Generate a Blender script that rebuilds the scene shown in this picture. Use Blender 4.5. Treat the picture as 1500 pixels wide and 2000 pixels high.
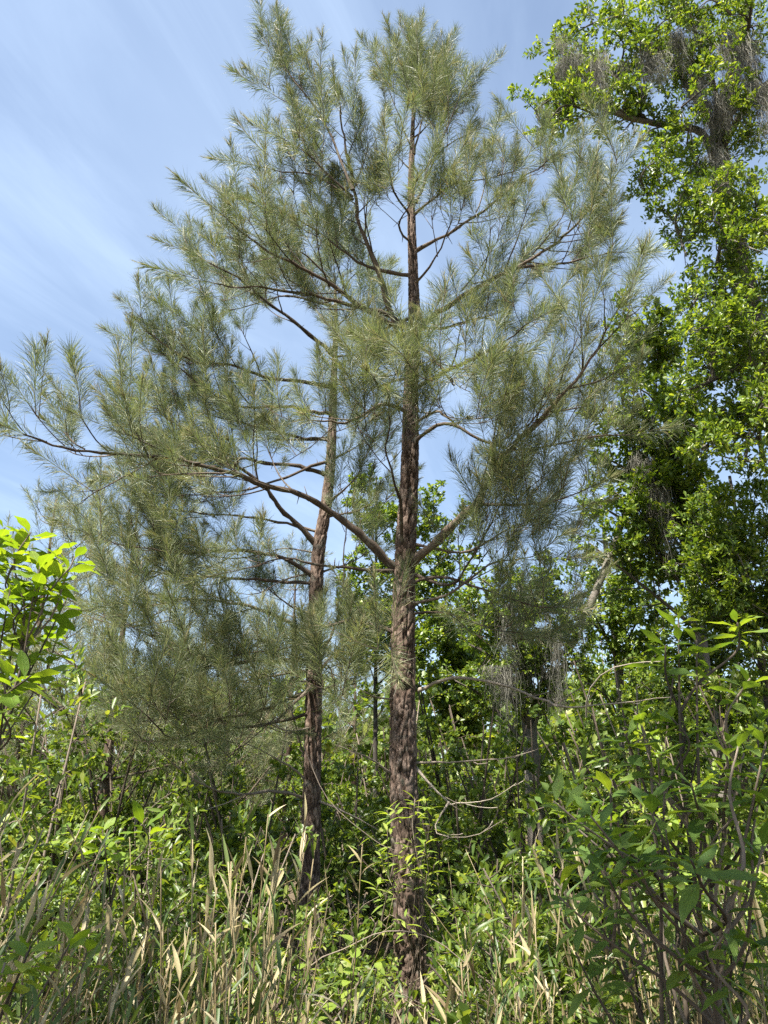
import bpy, math, random
import numpy as np
from mathutils import Matrix

for _o in list(bpy.data.objects):
    bpy.data.objects.remove(_o)
scene = bpy.context.scene
COL = scene.collection
rng = np.random.default_rng(7)
UP = np.array([0.0, 0.0, 1.0])

# ------------------------------------------------------------------ camera
EYE = np.array([0.0, 0.0, 1.7])
PITCH = math.radians(20.0)
FPX = 1500.0                                   # focal length in pixels of the 1500x2000 photograph
cam_d = bpy.data.cameras.new('camera')
cam = bpy.data.objects.new('camera', cam_d)
COL.objects.link(cam)
cam.location = EYE
cam.rotation_euler = (math.pi / 2 + PITCH, 0, 0)
cam_d.sensor_fit = 'VERTICAL'
cam_d.angle = 2 * math.atan(1000 / FPX)
cam_d.clip_start = 0.05
cam_d.clip_end = 3000
scene.camera = cam

# ------------------------------------------------------------------ world, sun, exposure
SUN_EL, SUN_AZ = 60.0, 220.0                   # azimuth clockwise from +Y (view direction): behind the viewer, a little left
_a, _e = math.radians(SUN_AZ), math.radians(SUN_EL)
SUN_DIR = np.array([math.sin(_a) * math.cos(_e), math.cos(_a) * math.cos(_e), math.sin(_e)])
world = bpy.data.worlds.new('World')
scene.world = world
world.use_nodes = True
wt = world.node_tree
wt.nodes.clear()
def wn(t, **k):
    n = wt.nodes.new(t)
    for a, b in k.items():
        setattr(n, a, b)
    return n
w_out = wn('ShaderNodeOutputWorld'); w_bg = wn('ShaderNodeBackground')
w_sky = wn('ShaderNodeTexSky', sky_type='NISHITA', sun_disc=False)
w_sky.sun_elevation = _e; w_sky.sun_rotation = _a
w_sky.air_density = 1.0; w_sky.dust_density = 1.2; w_sky.ozone_density = 1.5
w_bg.inputs['Strength'].default_value = 0.073
wt.links.new(w_bg.outputs[0], w_out.inputs[0])
# thin cirrus: direction projected on a high flat layer, stretched noise
w_tc = wn('ShaderNodeTexCoord'); w_sep = wn('ShaderNodeSeparateXYZ')
wt.links.new(w_tc.outputs['Generated'], w_sep.inputs[0])
w_mx = wn('ShaderNodeMath', operation='MAXIMUM'); w_mx.inputs[1].default_value = 0.08
wt.links.new(w_sep.outputs[2], w_mx.inputs[0])
w_dx = wn('ShaderNodeMath', operation='DIVIDE'); w_dy = wn('ShaderNodeMath', operation='DIVIDE')
wt.links.new(w_sep.outputs[0], w_dx.inputs[0]); wt.links.new(w_mx.outputs[0], w_dx.inputs[1])
wt.links.new(w_sep.outputs[1], w_dy.inputs[0]); wt.links.new(w_mx.outputs[0], w_dy.inputs[1])
w_cmb = wn('ShaderNodeCombineXYZ')
wt.links.new(w_dx.outputs[0], w_cmb.inputs[0]); wt.links.new(w_dy.outputs[0], w_cmb.inputs[1])
def cirrus(rot, sx, sy, scale, detail, lo, hi, off):
    m = wn('ShaderNodeMapping', vector_type='TEXTURE')
    m.inputs['Rotation'].default_value = (0, 0, math.radians(rot)); m.inputs['Scale'].default_value = (sx, sy, 1)
    m.inputs['Location'].default_value = off
    wt.links.new(w_cmb.outputs[0], m.inputs[0])
    n = wn('ShaderNodeTexNoise'); n.inputs['Scale'].default_value = scale; n.inputs['Detail'].default_value = detail
    n.inputs['Roughness'].default_value = 0.6; n.inputs['Distortion'].default_value = 0.6
    wt.links.new(m.outputs[0], n.inputs['Vector'])
    r = wn('ShaderNodeMapRange', interpolation_type='SMOOTHSTEP')
    r.inputs[1].default_value = lo; r.inputs[2].default_value = hi
    wt.links.new(n.outputs[0], r.inputs[0])
    return r
c1 = cirrus(70, 3.4, 0.7, 3.4, 10, 0.38, 0.72, (0.3, 0.1, 0))
c2 = cirrus(62, 1.8, 1.1, 1.1, 3, 0.30, 0.75, (4, 2, 0))
w_add = wn('ShaderNodeMath', operation='MULTIPLY_ADD'); w_add.inputs[1].default_value = 0.34
wt.links.new(c1.outputs[0], w_add.inputs[0])
w_m2 = wn('ShaderNodeMath', operation='MULTIPLY'); w_m2.inputs[1].default_value = 0.5
wt.links.new(c2.outputs[0], w_m2.inputs[0]); wt.links.new(w_m2.outputs[0], w_add.inputs[2])
w_base = wn('ShaderNodeMath', operation='MULTIPLY_ADD', use_clamp=True); w_base.inputs[1].default_value = 0.50; w_base.inputs[2].default_value = 0.13
wt.links.new(w_add.outputs[0], w_base.inputs[0])
w_mix = wn('ShaderNodeMix', data_type='RGBA')
w_mix.inputs[7].default_value = (4.2, 5.3, 6.8, 1)
wt.links.new(w_base.outputs[0], w_mix.inputs[0]); wt.links.new(w_sky.outputs[0], w_mix.inputs[6])
wt.links.new(w_mix.outputs[2], w_bg.inputs[0])

sun_d = bpy.data.lights.new('sun', 'SUN'); sun_d.energy = 5.0; sun_d.angle = math.radians(0.5); sun_d.color = (1.0, 0.94, 0.85)
sun = bpy.data.objects.new('sun', sun_d); COL.objects.link(sun)
from mathutils import Vector
sun.rotation_euler = Vector(SUN_DIR).to_track_quat('Z', 'Y').to_euler()
sun.location = (0, 0, 30)

scene.view_settings.view_transform = 'Standard'
scene.view_settings.look = 'None'
scene.view_settings.gamma = 1.0
scene.view_settings.use_curve_mapping = False
scene.view_settings.exposure = 1.60
scene.cycles.max_bounces = 6
scene.cycles.diffuse_bounces = 4
scene.cycles.glossy_bounces = 2
scene.cycles.transmission_bounces = 4
scene.cycles.use_denoising = False
scene.cycles.sample_clamp_indirect = 4.0
scene.cycles.use_light_tree = False

# ------------------------------------------------------------------ helpers
def P(px, py, Y):
    """the point at forward distance Y that the photograph shows at pixel px, py"""
    cx, cy = (px - 750) / FPX, (1000 - py) / FPX
    d = np.array([cx, math.cos(PITCH) - cy * math.sin(PITCH), math.sin(PITCH) + cy * math.cos(PITCH)])
    return EYE + d * (Y / d[1])
def ground_x(px, Y):
    """x of the place on the ground, Y in front, below photograph column px at the horizon row"""
    return P(px, 1546, Y)[0]
def nrm(v):
    v = np.asarray(v, float)
    return v / (np.linalg.norm(v, axis=-1, keepdims=True) + 1e-9)
def spline(pts, n):
    pts = np.asarray(pts, float)
    if len(pts) == 2:
        t = np.linspace(0, 1, n)[:, None]
        return pts[0] * (1 - t) + pts[1] * t
    q = np.vstack([2 * pts[0] - pts[1], pts, 2 * pts[-1] - pts[-2]])
    m = len(pts) - 1
    u = np.linspace(0, m, n); i = np.minimum(u.astype(int), m - 1); t = (u - i)[:, None]
    a, b, c, d = q[i], q[i + 1], q[i + 2], q[i + 3]
    return 0.5 * (2 * b + (c - a) * t + (2 * a - 5 * b + 4 * c - d) * t ** 2 + (3 * b - a - 3 * c + d) * t ** 3)
def frames(y, normal=UP, jitter=0.0, r=None):
    """rotation matrices (columns x, y, z): y along the given directions, z near normal"""
    y = nrm(np.atleast_2d(y)); n = len(y)
    z = np.broadcast_to(np.asarray(normal, float), (n, 3)).copy()
    if jitter:
        z = z + (r or rng).normal(0, jitter, (n, 3))
    z = z - (z * y).sum(1, keepdims=True) * y
    bad = np.linalg.norm(z, axis=1) < 1e-3
    if bad.any():
        alt = np.array([1.0, 0.03, 0])
        z[bad] = alt - (y[bad] @ alt)[:, None] * y[bad]
    z = nrm(z); x = np.cross(y, z)
    return np.stack([x, y, z], axis=2)

class Geo:
    def __init__(s):
        s.V, s.F, s.M, s.R, s.n = [], [], [], [], 0
    def add(s, V, faces, mat=0, rnd=0.5):
        V = np.asarray(V, np.float32)
        if not isinstance(faces, (list, tuple)):
            faces = [faces]
        for f in faces:
            s.F.append(np.asarray(f, np.int32) + s.n)
            s.M.append(np.full(len(f), mat, np.int32) if np.isscalar(mat) else mat)
        s.V.append(V)
        s.R.append(np.full(len(V), rnd, np.float32) if np.isscalar(rnd) else np.asarray(rnd, np.float32))
        s.n += len(V)
    def mesh(s, name, mats, smooth=False):
        me = bpy.data.meshes.new(name)
        V = np.concatenate(s.V)
        me.vertices.add(len(V)); me.vertices.foreach_set('co', V.ravel())
        loops = np.concatenate([f.ravel() for f in s.F])
        tot = np.concatenate([np.full(len(f), f.shape[1], np.int32) for f in s.F])
        start = np.concatenate([[0], np.cumsum(tot)[:-1]]).astype(np.int32)
        me.loops.add(len(loops)); me.loops.foreach_set('vertex_index', loops)
        me.polygons.add(len(tot)); me.polygons.foreach_set('loop_start', start)
        try:
            me.polygons.foreach_set('loop_total', tot)
        except Exception:
            pass
        me.polygons.foreach_set('material_index', np.concatenate(s.M))
        if smooth:
            me.polygons.foreach_set('use_smooth', np.ones(len(tot), bool))
        at = me.attributes.new('rnd', 'FLOAT', 'POINT')
        at.data.foreach_set('value', np.concatenate(s.R))
        for m in mats:
            me.materials.append(m)
        me.update()
        return me
def scatter(g, T, pos, R, scale, mat=0, rnd=None):
    """bake many turned and scaled copies of a template (V, faces) into g"""
    V, faces = T
    n = len(pos)
    if n == 0:
        return
    scale = np.asarray(scale, float)
    if scale.ndim == 1:
        scale = scale[:, None]
    if scale.ndim == 0:
        scale = np.full((n, 1), float(scale))
    W = np.einsum('nij,nkj->nki', R, V[None] * (scale[:, None, :])) + np.asarray(pos)[:, None]
    k = len(V)
    off = (np.arange(n) * k)
    fs = [(f[None] + off[:, None, None]).reshape(-1, f.shape[1]) for f in faces]
    if rnd is None:
        rnd = rng.random(n)
    g.add(W.reshape(-1, 3), fs, mat, np.repeat(rnd, k))
def tube(g, path, rad, sides=6, mat=0, rnd=0.5, rough=0.0):
    path = np.asarray(path, float); n = len(path)
    rad = np.asarray(rad, float)
    if rad.ndim == 0 or len(rad) != n:
        rad = np.full(n, float(rad)) if rad.ndim == 0 else np.interp(np.linspace(0, 1, n), np.linspace(0, 1, len(rad)), rad)
    t = np.empty_like(path); t[1:-1] = path[2:] - path[:-2]; t[0] = path[1] - path[0]; t[-1] = path[-1] - path[-2]
    t /= np.sqrt((t * t).sum(1))[:, None] + 1e-9
    m = path[-1] - path[0]
    ref = np.array([0.0, 0, 0]); ref[int(np.argmin(np.abs(m)))] = 1.0
    a = ref - (t @ ref)[:, None] * t
    a /= np.sqrt((a * a).sum(1))[:, None] + 1e-9
    b = np.stack([t[:, 1] * a[:, 2] - t[:, 2] * a[:, 1], t[:, 2] * a[:, 0] - t[:, 0] * a[:, 2], t[:, 0] * a[:, 1] - t[:, 1] * a[:, 0]], 1)
    ang = np.arange(sides) / sides * 2 * math.pi
    rr = rad[:, None] * (1 + (rng.normal(0, rough, (n, sides)) if rough else 0)) * np.ones((1, sides))
    V = path[:, None] + (np.cos(ang) * rr)[..., None] * a[:, None] + (np.sin(ang) * rr)[..., None] * b[:, None]
    g.add(V.reshape(-1, 3), [_tube_faces(n, sides), np.arange(sides)[None] + (n - 1) * sides], mat, rnd)
_tf = {}
def _tube_faces(n, sides):
    k = (n, sides)
    if k not in _tf:
        i, j = np.meshgrid(np.arange(n - 1), np.arange(sides), indexing='ij')
        j2 = (j + 1) % sides
        _tf[k] = np.stack([i * sides + j, i * sides + j2, (i + 1) * sides + j2, (i + 1) * sides + j], -1).reshape(-1, 4)
    return _tf[k]
def obj(name, me, parent=None):
    o = bpy.data.objects.new(name, me)
    COL.objects.link(o)
    if parent is not None:
        o.parent = parent
    return o
def tag(o, label=None, cat=None, group=None, kind=None):
    if label: o['label'] = label
    if cat: o['category'] = cat
    if group: o['group'] = group
    if kind: o['kind'] = kind
    return o
def thing(name, loc, label, cat, group=None):
    o = bpy.data.objects.new(name, None)
    o.empty_display_size = 0.2
    o.location = loc
    COL.objects.link(o)
    return tag(o, label, cat, group)
def place(o, pos, R, scale):
    m = Matrix.Identity(4)
    for a in range(3):
        for b in range(3):
            m[a][b] = R[a][b] * (scale if np.isscalar(scale) else scale[b])
        m[a][3] = pos[a]
    o.matrix_local = m

# ------------------------------------------------------------------ materials
def new_mat(name):
    m = bpy.data.materials.new(name); m.use_nodes = True
    nt = m.node_tree; nt.nodes.clear()
    def N(t, **k):
        n = nt.nodes.new(t)
        for a, b in k.items(): setattr(n, a, b)
        return n
    return m, nt, N, nt.links.new
def ramp_of(N, stops):
    r = N('ShaderNodeValToRGB')
    e = r.color_ramp.elements
    while len(e) < len(stops): e.new(0.5)
    for i, (p, c) in enumerate(stops):
        e[i].position = p; e[i].color = (*c, 1)
    return r
def leaf_mat(name, stops, trans_col=None, trans=0.35, rough=0.45, spec=0.4, grain=0.0):
    m, nt, N, L = new_mat(name)
    at = N('ShaderNodeAttribute', attribute_name='rnd'); oi = N('ShaderNodeObjectInfo')
    ad = N('ShaderNodeMath', operation='ADD'); L(at.outputs['Fac'], ad.inputs[0]); L(oi.outputs['Random'], ad.inputs[1])
    fr = N('ShaderNodeMath', operation='FRACT'); L(ad.outputs[0], fr.inputs[0])
    r = ramp_of(N, stops); L(fr.outputs[0], r.inputs[0])
    col = r.outputs[0]
    if grain:
        tc = N('ShaderNodeTexCoord'); no = N('ShaderNodeTexNoise'); no.inputs['Scale'].default_value = grain; no.inputs['Detail'].default_value = 4
        L(tc.outputs['Object'], no.inputs['Vector'])
        mr = N('ShaderNodeMapRange'); mr.inputs[3].default_value = 0.65; mr.inputs[4].default_value = 1.3; L(no.outputs[0], mr.inputs[0])
        mu = N('ShaderNodeVectorMath', operation='SCALE'); L(col, mu.inputs[0]); L(mr.outputs[0], mu.inputs['Scale'])
        col = mu.outputs[0]
    b = N('ShaderNodeBsdfPrincipled'); b.inputs['Roughness'].default_value = rough; b.inputs['Specular IOR Level'].default_value = spec
    L(col, b.inputs['Base Color'])
    o = N('ShaderNodeOutputMaterial')
    if trans > 0:
        t = N('ShaderNodeBsdfTranslucent')
        tm = N('ShaderNodeMix', data_type='RGBA', blend_type='MULTIPLY'); tm.inputs[0].default_value = 1.0
        tm.inputs[7].default_value = (*(trans_col or (1.6, 1.5, 0.7)), 1)
        L(col, tm.inputs[6]); L(tm.outputs[2], t.inputs['Color'])
        mx = N('ShaderNodeMixShader'); mx.inputs[0].default_value = trans
        L(b.outputs[0], mx.inputs[1]); L(t.outputs[0], mx.inputs[2]); L(mx.outputs[0], o.inputs[0])
    else:
        L(b.outputs[0], o.inputs[0])
    return m
def veins(m, amount=0.22):
    """midrib, side veins and a few brown spots on a near leaf (leaf space: x across, y along)"""
    nt = m.node_tree; N = lambda t, **k: [(setattr(n, a, b) or n) for n in [nt.nodes.new(t)] for a, b in (k or {'label': ''}).items()][0]
    L = nt.links.new
    b = next(n for n in nt.nodes if n.type == 'BSDF_PRINCIPLED')
    src = b.inputs['Base Color'].links[0].from_socket
    users = [l.to_socket for l in nt.links if l.from_socket == src]
    tc = N('ShaderNodeTexCoord'); sp = N('ShaderNodeSeparateXYZ'); L(tc.outputs['Object'], sp.inputs[0])
    ab = N('ShaderNodeMath', operation='ABSOLUTE'); L(sp.outputs[0], ab.inputs[0])
    ma = N('ShaderNodeMath', operation='MULTIPLY_ADD'); ma.inputs[1].default_value = -1.1; L(ab.outputs[0], ma.inputs[0]); L(sp.outputs[1], ma.inputs[2])
    mu = N('ShaderNodeMath', operation='MULTIPLY'); mu.inputs[1].default_value = 75; L(ma.outputs[0], mu.inputs[0])
    si = N('ShaderNodeMath', operation='SINE'); L(mu.outputs[0], si.inputs[0])
    pw = N('ShaderNodeMapRange'); pw.inputs[1].default_value = 0.75; pw.inputs[2].default_value = 1.0; pw.inputs[4].default_value = 0.6; L(si.outputs[0], pw.inputs[0])
    mr = N('ShaderNodeMapRange'); mr.inputs[1].default_value = 0.004; mr.inputs[2].default_value = 0.014; mr.inputs[3].default_value = 1.0; mr.inputs[4].default_value = 0.0; L(ab.outputs[0], mr.inputs[0])
    mx = N('ShaderNodeMath', operation='MAXIMUM'); L(pw.outputs[0], mx.inputs[0]); L(mr.outputs[0], mx.inputs[1])
    sc = N('ShaderNodeMath', operation='MULTIPLY_ADD'); sc.inputs[1].default_value = amount * 2; sc.inputs[2].default_value = 1.0 - amount * 0.3; L(mx.outputs[0], sc.inputs[0])
    vm = N('ShaderNodeVectorMath', operation='SCALE'); L(src, vm.inputs[0]); L(sc.outputs[0], vm.inputs['Scale'])
    oi = N('ShaderNodeObjectInfo'); ad = N('ShaderNodeVectorMath', operation='ADD'); L(tc.outputs['Object'], ad.inputs[0]); L(oi.outputs['Random'], ad.inputs[1])
    no = N('ShaderNodeTexNoise'); no.inputs['Scale'].default_value = 9; no.inputs['Detail'].default_value = 3; L(ad.outputs[0], no.inputs['Vector'])
    sm = N('ShaderNodeMapRange'); sm.inputs[1].default_value = 0.66; sm.inputs[2].default_value = 0.72; sm.inputs[4].default_value = 0.8; L(no.outputs[0], sm.inputs[0])
    mc = N('ShaderNodeMix', data_type='RGBA'); mc.inputs[7].default_value = (0.16, 0.10, 0.04, 1); L(sm.outputs[0], mc.inputs[0]); L(vm.outputs[0], mc.inputs[6])
    for u in users:
        L(mc.outputs[2], u)
    bp = N('ShaderNodeBump'); bp.inputs['Strength'].default_value = 0.5; bp.inputs['Distance'].default_value = 0.01; L(mx.outputs[0], bp.inputs['Height']); L(bp.outputs[0], b.inputs['Normal'])
    return m
def bark_mat(name, stops, scale=(30, 30, 8), bump=0.5, rough=0.9, lichen=None):
    m, nt, N, L = new_mat(name)
    tc = N('ShaderNodeTexCoord'); mp = N('ShaderNodeMapping'); mp.inputs['Scale'].default_value = scale
    L(tc.outputs['Object'], mp.inputs[0])
    no = N('ShaderNodeTexNoise'); no.inputs['Scale'].default_value = 1.0; no.inputs['Detail'].default_value = 8; no.inputs['Roughness'].default_value = 0.65
    L(mp.outputs[0], no.inputs['Vector'])
    at = N('ShaderNodeAttribute', attribute_name='rnd')
    mi = N('ShaderNodeMath', operation='MULTIPLY_ADD'); mi.inputs[1].default_value = 0.45
    sc = N('ShaderNodeMath', operation='MULTIPLY'); sc.inputs[1].default_value = 0.55
    L(at.outputs['Fac'], sc.inputs[0]); L(no.outputs[0], mi.inputs[0]); L(sc.outputs[0], mi.inputs[2])
    r = ramp_of(N, stops); L(mi.outputs[0], r.inputs[0])
    col = r.outputs[0]
    if lichen:
        n2 = N('ShaderNodeTexNoise'); n2.inputs['Scale'].default_value = 9; n2.inputs['Detail'].default_value = 6
        L(tc.outputs['Object'], n2.inputs['Vector'])
        mr = N('ShaderNodeMapRange'); mr.inputs[1].default_value = 0.58; mr.inputs[2].default_value = 0.76; L(n2.outputs[0], mr.inputs[0])
        mx = N('ShaderNodeMix', data_type='RGBA'); mx.inputs[7].default_value = (*lichen, 1)
        L(mr.outputs[0], mx.inputs[0]); L(col, mx.inputs[6]); col = mx.outputs[2]
    b = N('ShaderNodeBsdfPrincipled'); b.inputs['Roughness'].default_value = rough; b.inputs['Specular IOR Level'].default_value = 0.2
    L(col, b.inputs['Base Color'])
    bp = N('ShaderNodeBump'); bp.inputs['Strength'].default_value = bump; bp.inputs['Distance'].default_value = 0.01
    L(no.outputs[0], bp.inputs['Height']); L(bp.outputs[0], b.inputs['Normal'])
    o = N('ShaderNodeOutputMaterial'); L(b.outputs[0], o.inputs[0])
    return m

M_needle = leaf_mat('pine_needle', [(0, (0.075, 0.105, 0.055)), (0.4, (0.145, 0.178, 0.09)), (0.75, (0.225, 0.25, 0.13)), (0.92, (0.285, 0.285, 0.155)), (1.0, (0.27, 0.195, 0.11))], (1.35, 1.4, 0.75), 0.33, 0.48, 0.45)
M_candle = leaf_mat('pine_candle', [(0, (0.27, 0.28, 0.15)), (0.6, (0.35, 0.335, 0.20)), (1, (0.33, 0.28, 0.16))], (1.2, 1.2, 0.8), 0.25, 0.7, 0.1)
M_pbark = bark_mat('pine_bark', [(0.2, (0.026, 0.017, 0.012)), (0.40, (0.062, 0.042, 0.031)), (0.56, (0.12, 0.085, 0.065)), (0.76, (0.23, 0.175, 0.14))], (70, 70, 30), 0.7, 0.9, (0.17, 0.16, 0.13))
M_ptwig = bark_mat('pine_twig_bark', [(0.25, (0.05, 0.038, 0.029)), (0.55, (0.105, 0.08, 0.06)), (0.8, (0.20, 0.16, 0.12))], (50, 50, 50), 0.4, 0.85, (0.22, 0.215, 0.17))
M_dead = bark_mat('dead_wood', [(0.25, (0.13, 0.105, 0.08)), (0.55, (0.22, 0.185, 0.145)), (0.8, (0.32, 0.28, 0.225))], (50, 50, 50), 0.4)
M_obark = bark_mat('oak_bark', [(0.25, (0.05, 0.043, 0.036)), (0.5, (0.11, 0.095, 0.08)), (0.8, (0.20, 0.18, 0.155))], (25, 25, 9), 0.8, 0.9, (0.20, 0.21, 0.16))
M_oleaf = leaf_mat('oak_leaf', [(0, (0.06, 0.11, 0.018)), (0.5, (0.11, 0.175, 0.024)), (0.8, (0.18, 0.25, 0.036)), (1, (0.28, 0.34, 0.06))], (1.7, 1.6, 0.5), 0.4, 0.38, 0.45)
M_moss = leaf_mat('hanging_moss', [(0, (0.12, 0.118, 0.10)), (0.5, (0.20, 0.195, 0.165)), (1, (0.30, 0.29, 0.24))], (1, 1, 0.9), 0.25, 0.9, 0.1)
M_uleaf = leaf_mat('understory_leaf', [(0, (0.055, 0.098, 0.017)), (0.5, (0.105, 0.165, 0.026)), (0.85, (0.185, 0.25, 0.04)), (1, (0.29, 0.32, 0.08))], (1.7, 1.6, 0.5), 0.4, 0.4, 0.45)
M_stem = bark_mat('shrub_stem', [(0.25, (0.05, 0.04, 0.03)), (0.55, (0.12, 0.095, 0.07)), (0.8, (0.22, 0.18, 0.14))], (60, 60, 30), 0.4)
M_bleaf = leaf_mat('broad_leaf', [(0, (0.13, 0.22, 0.03)), (0.5, (0.17, 0.27, 0.035)), (1, (0.24, 0.33, 0.05))], (1.9, 1.7, 0.4), 0.45, 0.5, 0.3, 30)
M_dleaf = leaf_mat('pointed_leaf', [(0, (0.085, 0.155, 0.035)), (0.6, (0.12, 0.20, 0.04)), (1, (0.19, 0.27, 0.05))], (1.9, 1.7, 0.4), 0.42, 0.5, 0.3, 30)
M_vleaf = leaf_mat('vine_leaf', [(0, (0.20, 0.30, 0.05)), (0.6, (0.28, 0.38, 0.06)), (1, (0.36, 0.42, 0.10))], (1.5, 1.4, 0.5), 0.45, 0.4, 0.4, 30)
for _m in (M_bleaf, M_dleaf, M_vleaf): veins(_m)
M_cgreen = leaf_mat('cane_leaf_green', [(0, (0.06, 0.10, 0.03)), (0.6, (0.095, 0.15, 0.042)), (1, (0.17, 0.22, 0.07))], (1.6, 1.5, 0.6), 0.35, 0.42, 0.4, 25)
M_ctan = leaf_mat('cane_leaf_dry', [(0, (0.20, 0.15, 0.08)), (0.4, (0.34, 0.29, 0.15)), (0.8, (0.46, 0.40, 0.24)), (1, (0.54, 0.47, 0.31))], (1.1, 1.0, 0.8), 0.25, 0.6, 0.25, 25)
M_culm = bark_mat('cane_stalk', [(0.25, (0.13, 0.10, 0.05)), (0.55, (0.26, 0.205, 0.11)), (0.8, (0.38, 0.32, 0.19))], (90, 90, 12), 0.2, 0.5)

# ------------------------------------------------------------------ leaf and shoot templates
def leaf_template(L, W, prof, fold=0.25, bend=0.15, seg=4, petiole=0.0):
    """leaf along +Y with a folded midrib; prof gives half-width at even steps (first = base)"""
    t = np.linspace(0, 1, seg + 1)
    w = np.interp(t, np.linspace(0, 1, len(prof)), prof) * W / 2
    y = petiole + t * L
    z = -bend * L * t ** 2
    V = []
    for i in range(seg + 1):
        V += [(-w[i], y[i], z[i] + fold * w[i]), (0, y[i], z[i]), (w[i], y[i], z[i] + fold * w[i])]
    F = []
    for i in range(seg):
        a = 3 * i
        F += [(a, a + 1, a + 4, a + 3), (a + 1, a + 2, a + 5, a + 4)]
    V = np.array(V); F = [np.array(F)]
    if petiole:
        k = len(V); pw = W * 0.03
        V = np.vstack([V, [(-pw, 0, 0), (pw, 0, 0), (pw, petiole, 0), (-pw, petiole, 0)]])
        F[0] = np.vstack([F[0], [(k, k + 1, k + 2, k + 3)]])
    return V, F
T_diamond = (np.array([(0, 0, 0), (0.28, 0.55, 0.07), (0, 1, -0.06), (-0.28, 0.55, 0.07)]), [np.array([(0, 1, 2), (0, 2, 3)])])
T_obov = (np.array([(0, 0, 0), (0.12, 0.3, 0.03), (0.2, 0.72, 0.05), (0.0, 1, -0.08), (-0.2, 0.72, 0.05), (-0.12, 0.3, 0.03)]),
          [np.array([(0, 1, 2, 3), (0, 3, 4, 5)])])
T_broad = leaf_template(1, 0.42, [0.05, 0.55, 0.9, 1.0, 0.85, 0.5, 0.03], 0.3, 0.16, 6, 0.1)
T_broad2 = leaf_template(1, 0.46, [0.05, 0.5, 0.85, 1.0, 0.9, 0.55, 0.03], 0.18, -0.10, 6, 0.1)
T_point = leaf_template(1, 0.33, [0.05, 0.5, 0.85, 1.0, 0.95, 0.7, 0.35, 0.0], 0.28, 0.20, 7, 0.08)
T_point2 = leaf_template(1, 0.36, [0.05, 0.45, 0.8, 1.0, 0.92, 0.65, 0.3, 0.0], 0.2, 0.02, 7, 0.08)
T_lance = leaf_template(1, 0.26, [0.05, 0.6, 1.0, 0.9, 0.55, 0.0], 0.3, 0.2, 5, 0.05)
T_heart = leaf_template(1, 0.75, [0.35, 0.9, 1.0, 0.85, 0.5, 0.0], 0.2, 0.2, 5, 0.15)
T_blade = [leaf_template(1, 0.12, [0.35, 0.85, 1.0, 0.95, 0.7, 0.35, 0.0], 0.35, b, 6) for b in (0.04, 0.22, 0.5, -0.05)]

def shoot_geo(r, L=0.36, n=150, nl=0.17, candles=2, wide=1.0):
    """one bottle-brush pine shoot along +Z: twig, curved needles, pale new candles at the tip"""
    g = Geo()
    z = np.linspace(0, L, 5)
    bendx, bendy = r.normal(0, 0.14 * L, 2)
    ax = lambda zz: np.stack([bendx * (zz / L) ** 2, bendy * (zz / L) ** 2, zz], -1)
    tube(g, ax(z), [0.0045, 0.0035, 0.003, 0.0028, 0.0022], 4, 1, 0.5)
    t = r.random(n) ** 0.8
    th = np.arange(n) * 2.39996 + r.normal(0, 0.3, n)
    div = np.radians(np.interp(t, [0, 0.6, 1], [52, 40, 16]) + r.normal(0, 9, n))
    ln = nl * np.interp(t, [0, 0.5, 0.85, 1], [0.92, 1.05, 1.0, 0.8]) * r.uniform(0.8, 1.12, n)
    rad = np.stack([np.cos(th), np.sin(th), 0 * th], -1); axz = np.array([0, 0, 1.0])
    d0 = np.sin(div)[:, None] * rad + np.cos(div)[:, None] * axz
    div2 = div + np.radians(r.normal(12, 20, n))
    d1 = np.sin(div2)[:, None] * rad + np.cos(div2)[:, None] * axz
    side = nrm(np.cross(d0, r.normal(0, 1, (n, 3))))
    b = ax(t * L)
    w = r.uniform(0.0016, 0.0025, n)[:, None] * wide
    m = b + d0 * (ln * 0.4)[:, None]; e = m + d1 * (ln * 0.6)[:, None]
    V = np.stack([b, m + side * w * 1.15, m - side * w * 1.15, e], 1)
    o = (np.arange(n) * 4)[:, None]
    base = r.random()
    g.add(V.reshape(-1, 3), [np.array([[0, 1, 2]]) + o, np.array([[2, 1, 3]]) + o], 0, np.repeat(np.clip(0.42 + r.normal(0, 0.26, n), 0, 0.99), 4))
    for c in range(candles):
        cl = r.uniform(0.10, 0.17) * (1 if c == 0 else 0.65)
        a = r.uniform(0, 6.28); tilt = 0.1 if c == 0 else r.uniform(0.35, 0.7)
        cd = nrm([math.cos(a) * tilt, math.sin(a) * tilt, 1])
        p0 = ax(np.array([L]))[0]
        pts = p0 + np.linspace(0, cl, 4)[:, None] * cd
        tube(g, pts, [0.004, 0.006, 0.004, 0.001], 3, 2, r.random())
        k = 38; tt = r.random(k); tha = r.uniform(0, 6.28, k)
        f = frames(cd[None])[0]; rr = np.cos(tha)[:, None] * f[:, 0] + np.sin(tha)[:, None] * f[:, 2]
        dd = nrm(cd + rr * r.uniform(0.25, 0.6, (k, 1)))
        bb = p0 + cd * (tt * cl)[:, None]; ee = bb + dd * r.uniform(0.035, 0.075, (k, 1)); ss = nrm(np.cross(dd, r.normal(0, 1, (k, 3)))) * 0.0017
        V = np.stack([bb - ss, bb + ss, ee], 1)
        g.add(V.reshape(-1, 3), np.array([[0, 1, 2]]) + (np.arange(k) * 3)[:, None], 2, np.repeat(r.random(k), 3))
    return g
SHOOTS = []
for i in range(8):
    _L = [0.30, 0.60, 0.45, 0.36, 0.72, 0.5, 0.64, 0.55][i]
    SHOOTS.append(shoot_geo(np.random.default_rng(100 + i), _L, int(70 + 270 * _L), rng.uniform(0.19, 0.235), [2, 1, 0, 3, 1, 0, 2, 1][i]))
SHOOT_MESH = [g.mesh('needle_spray', [M_needle, M_ptwig, M_candle]) for g in SHOOTS]
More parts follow.
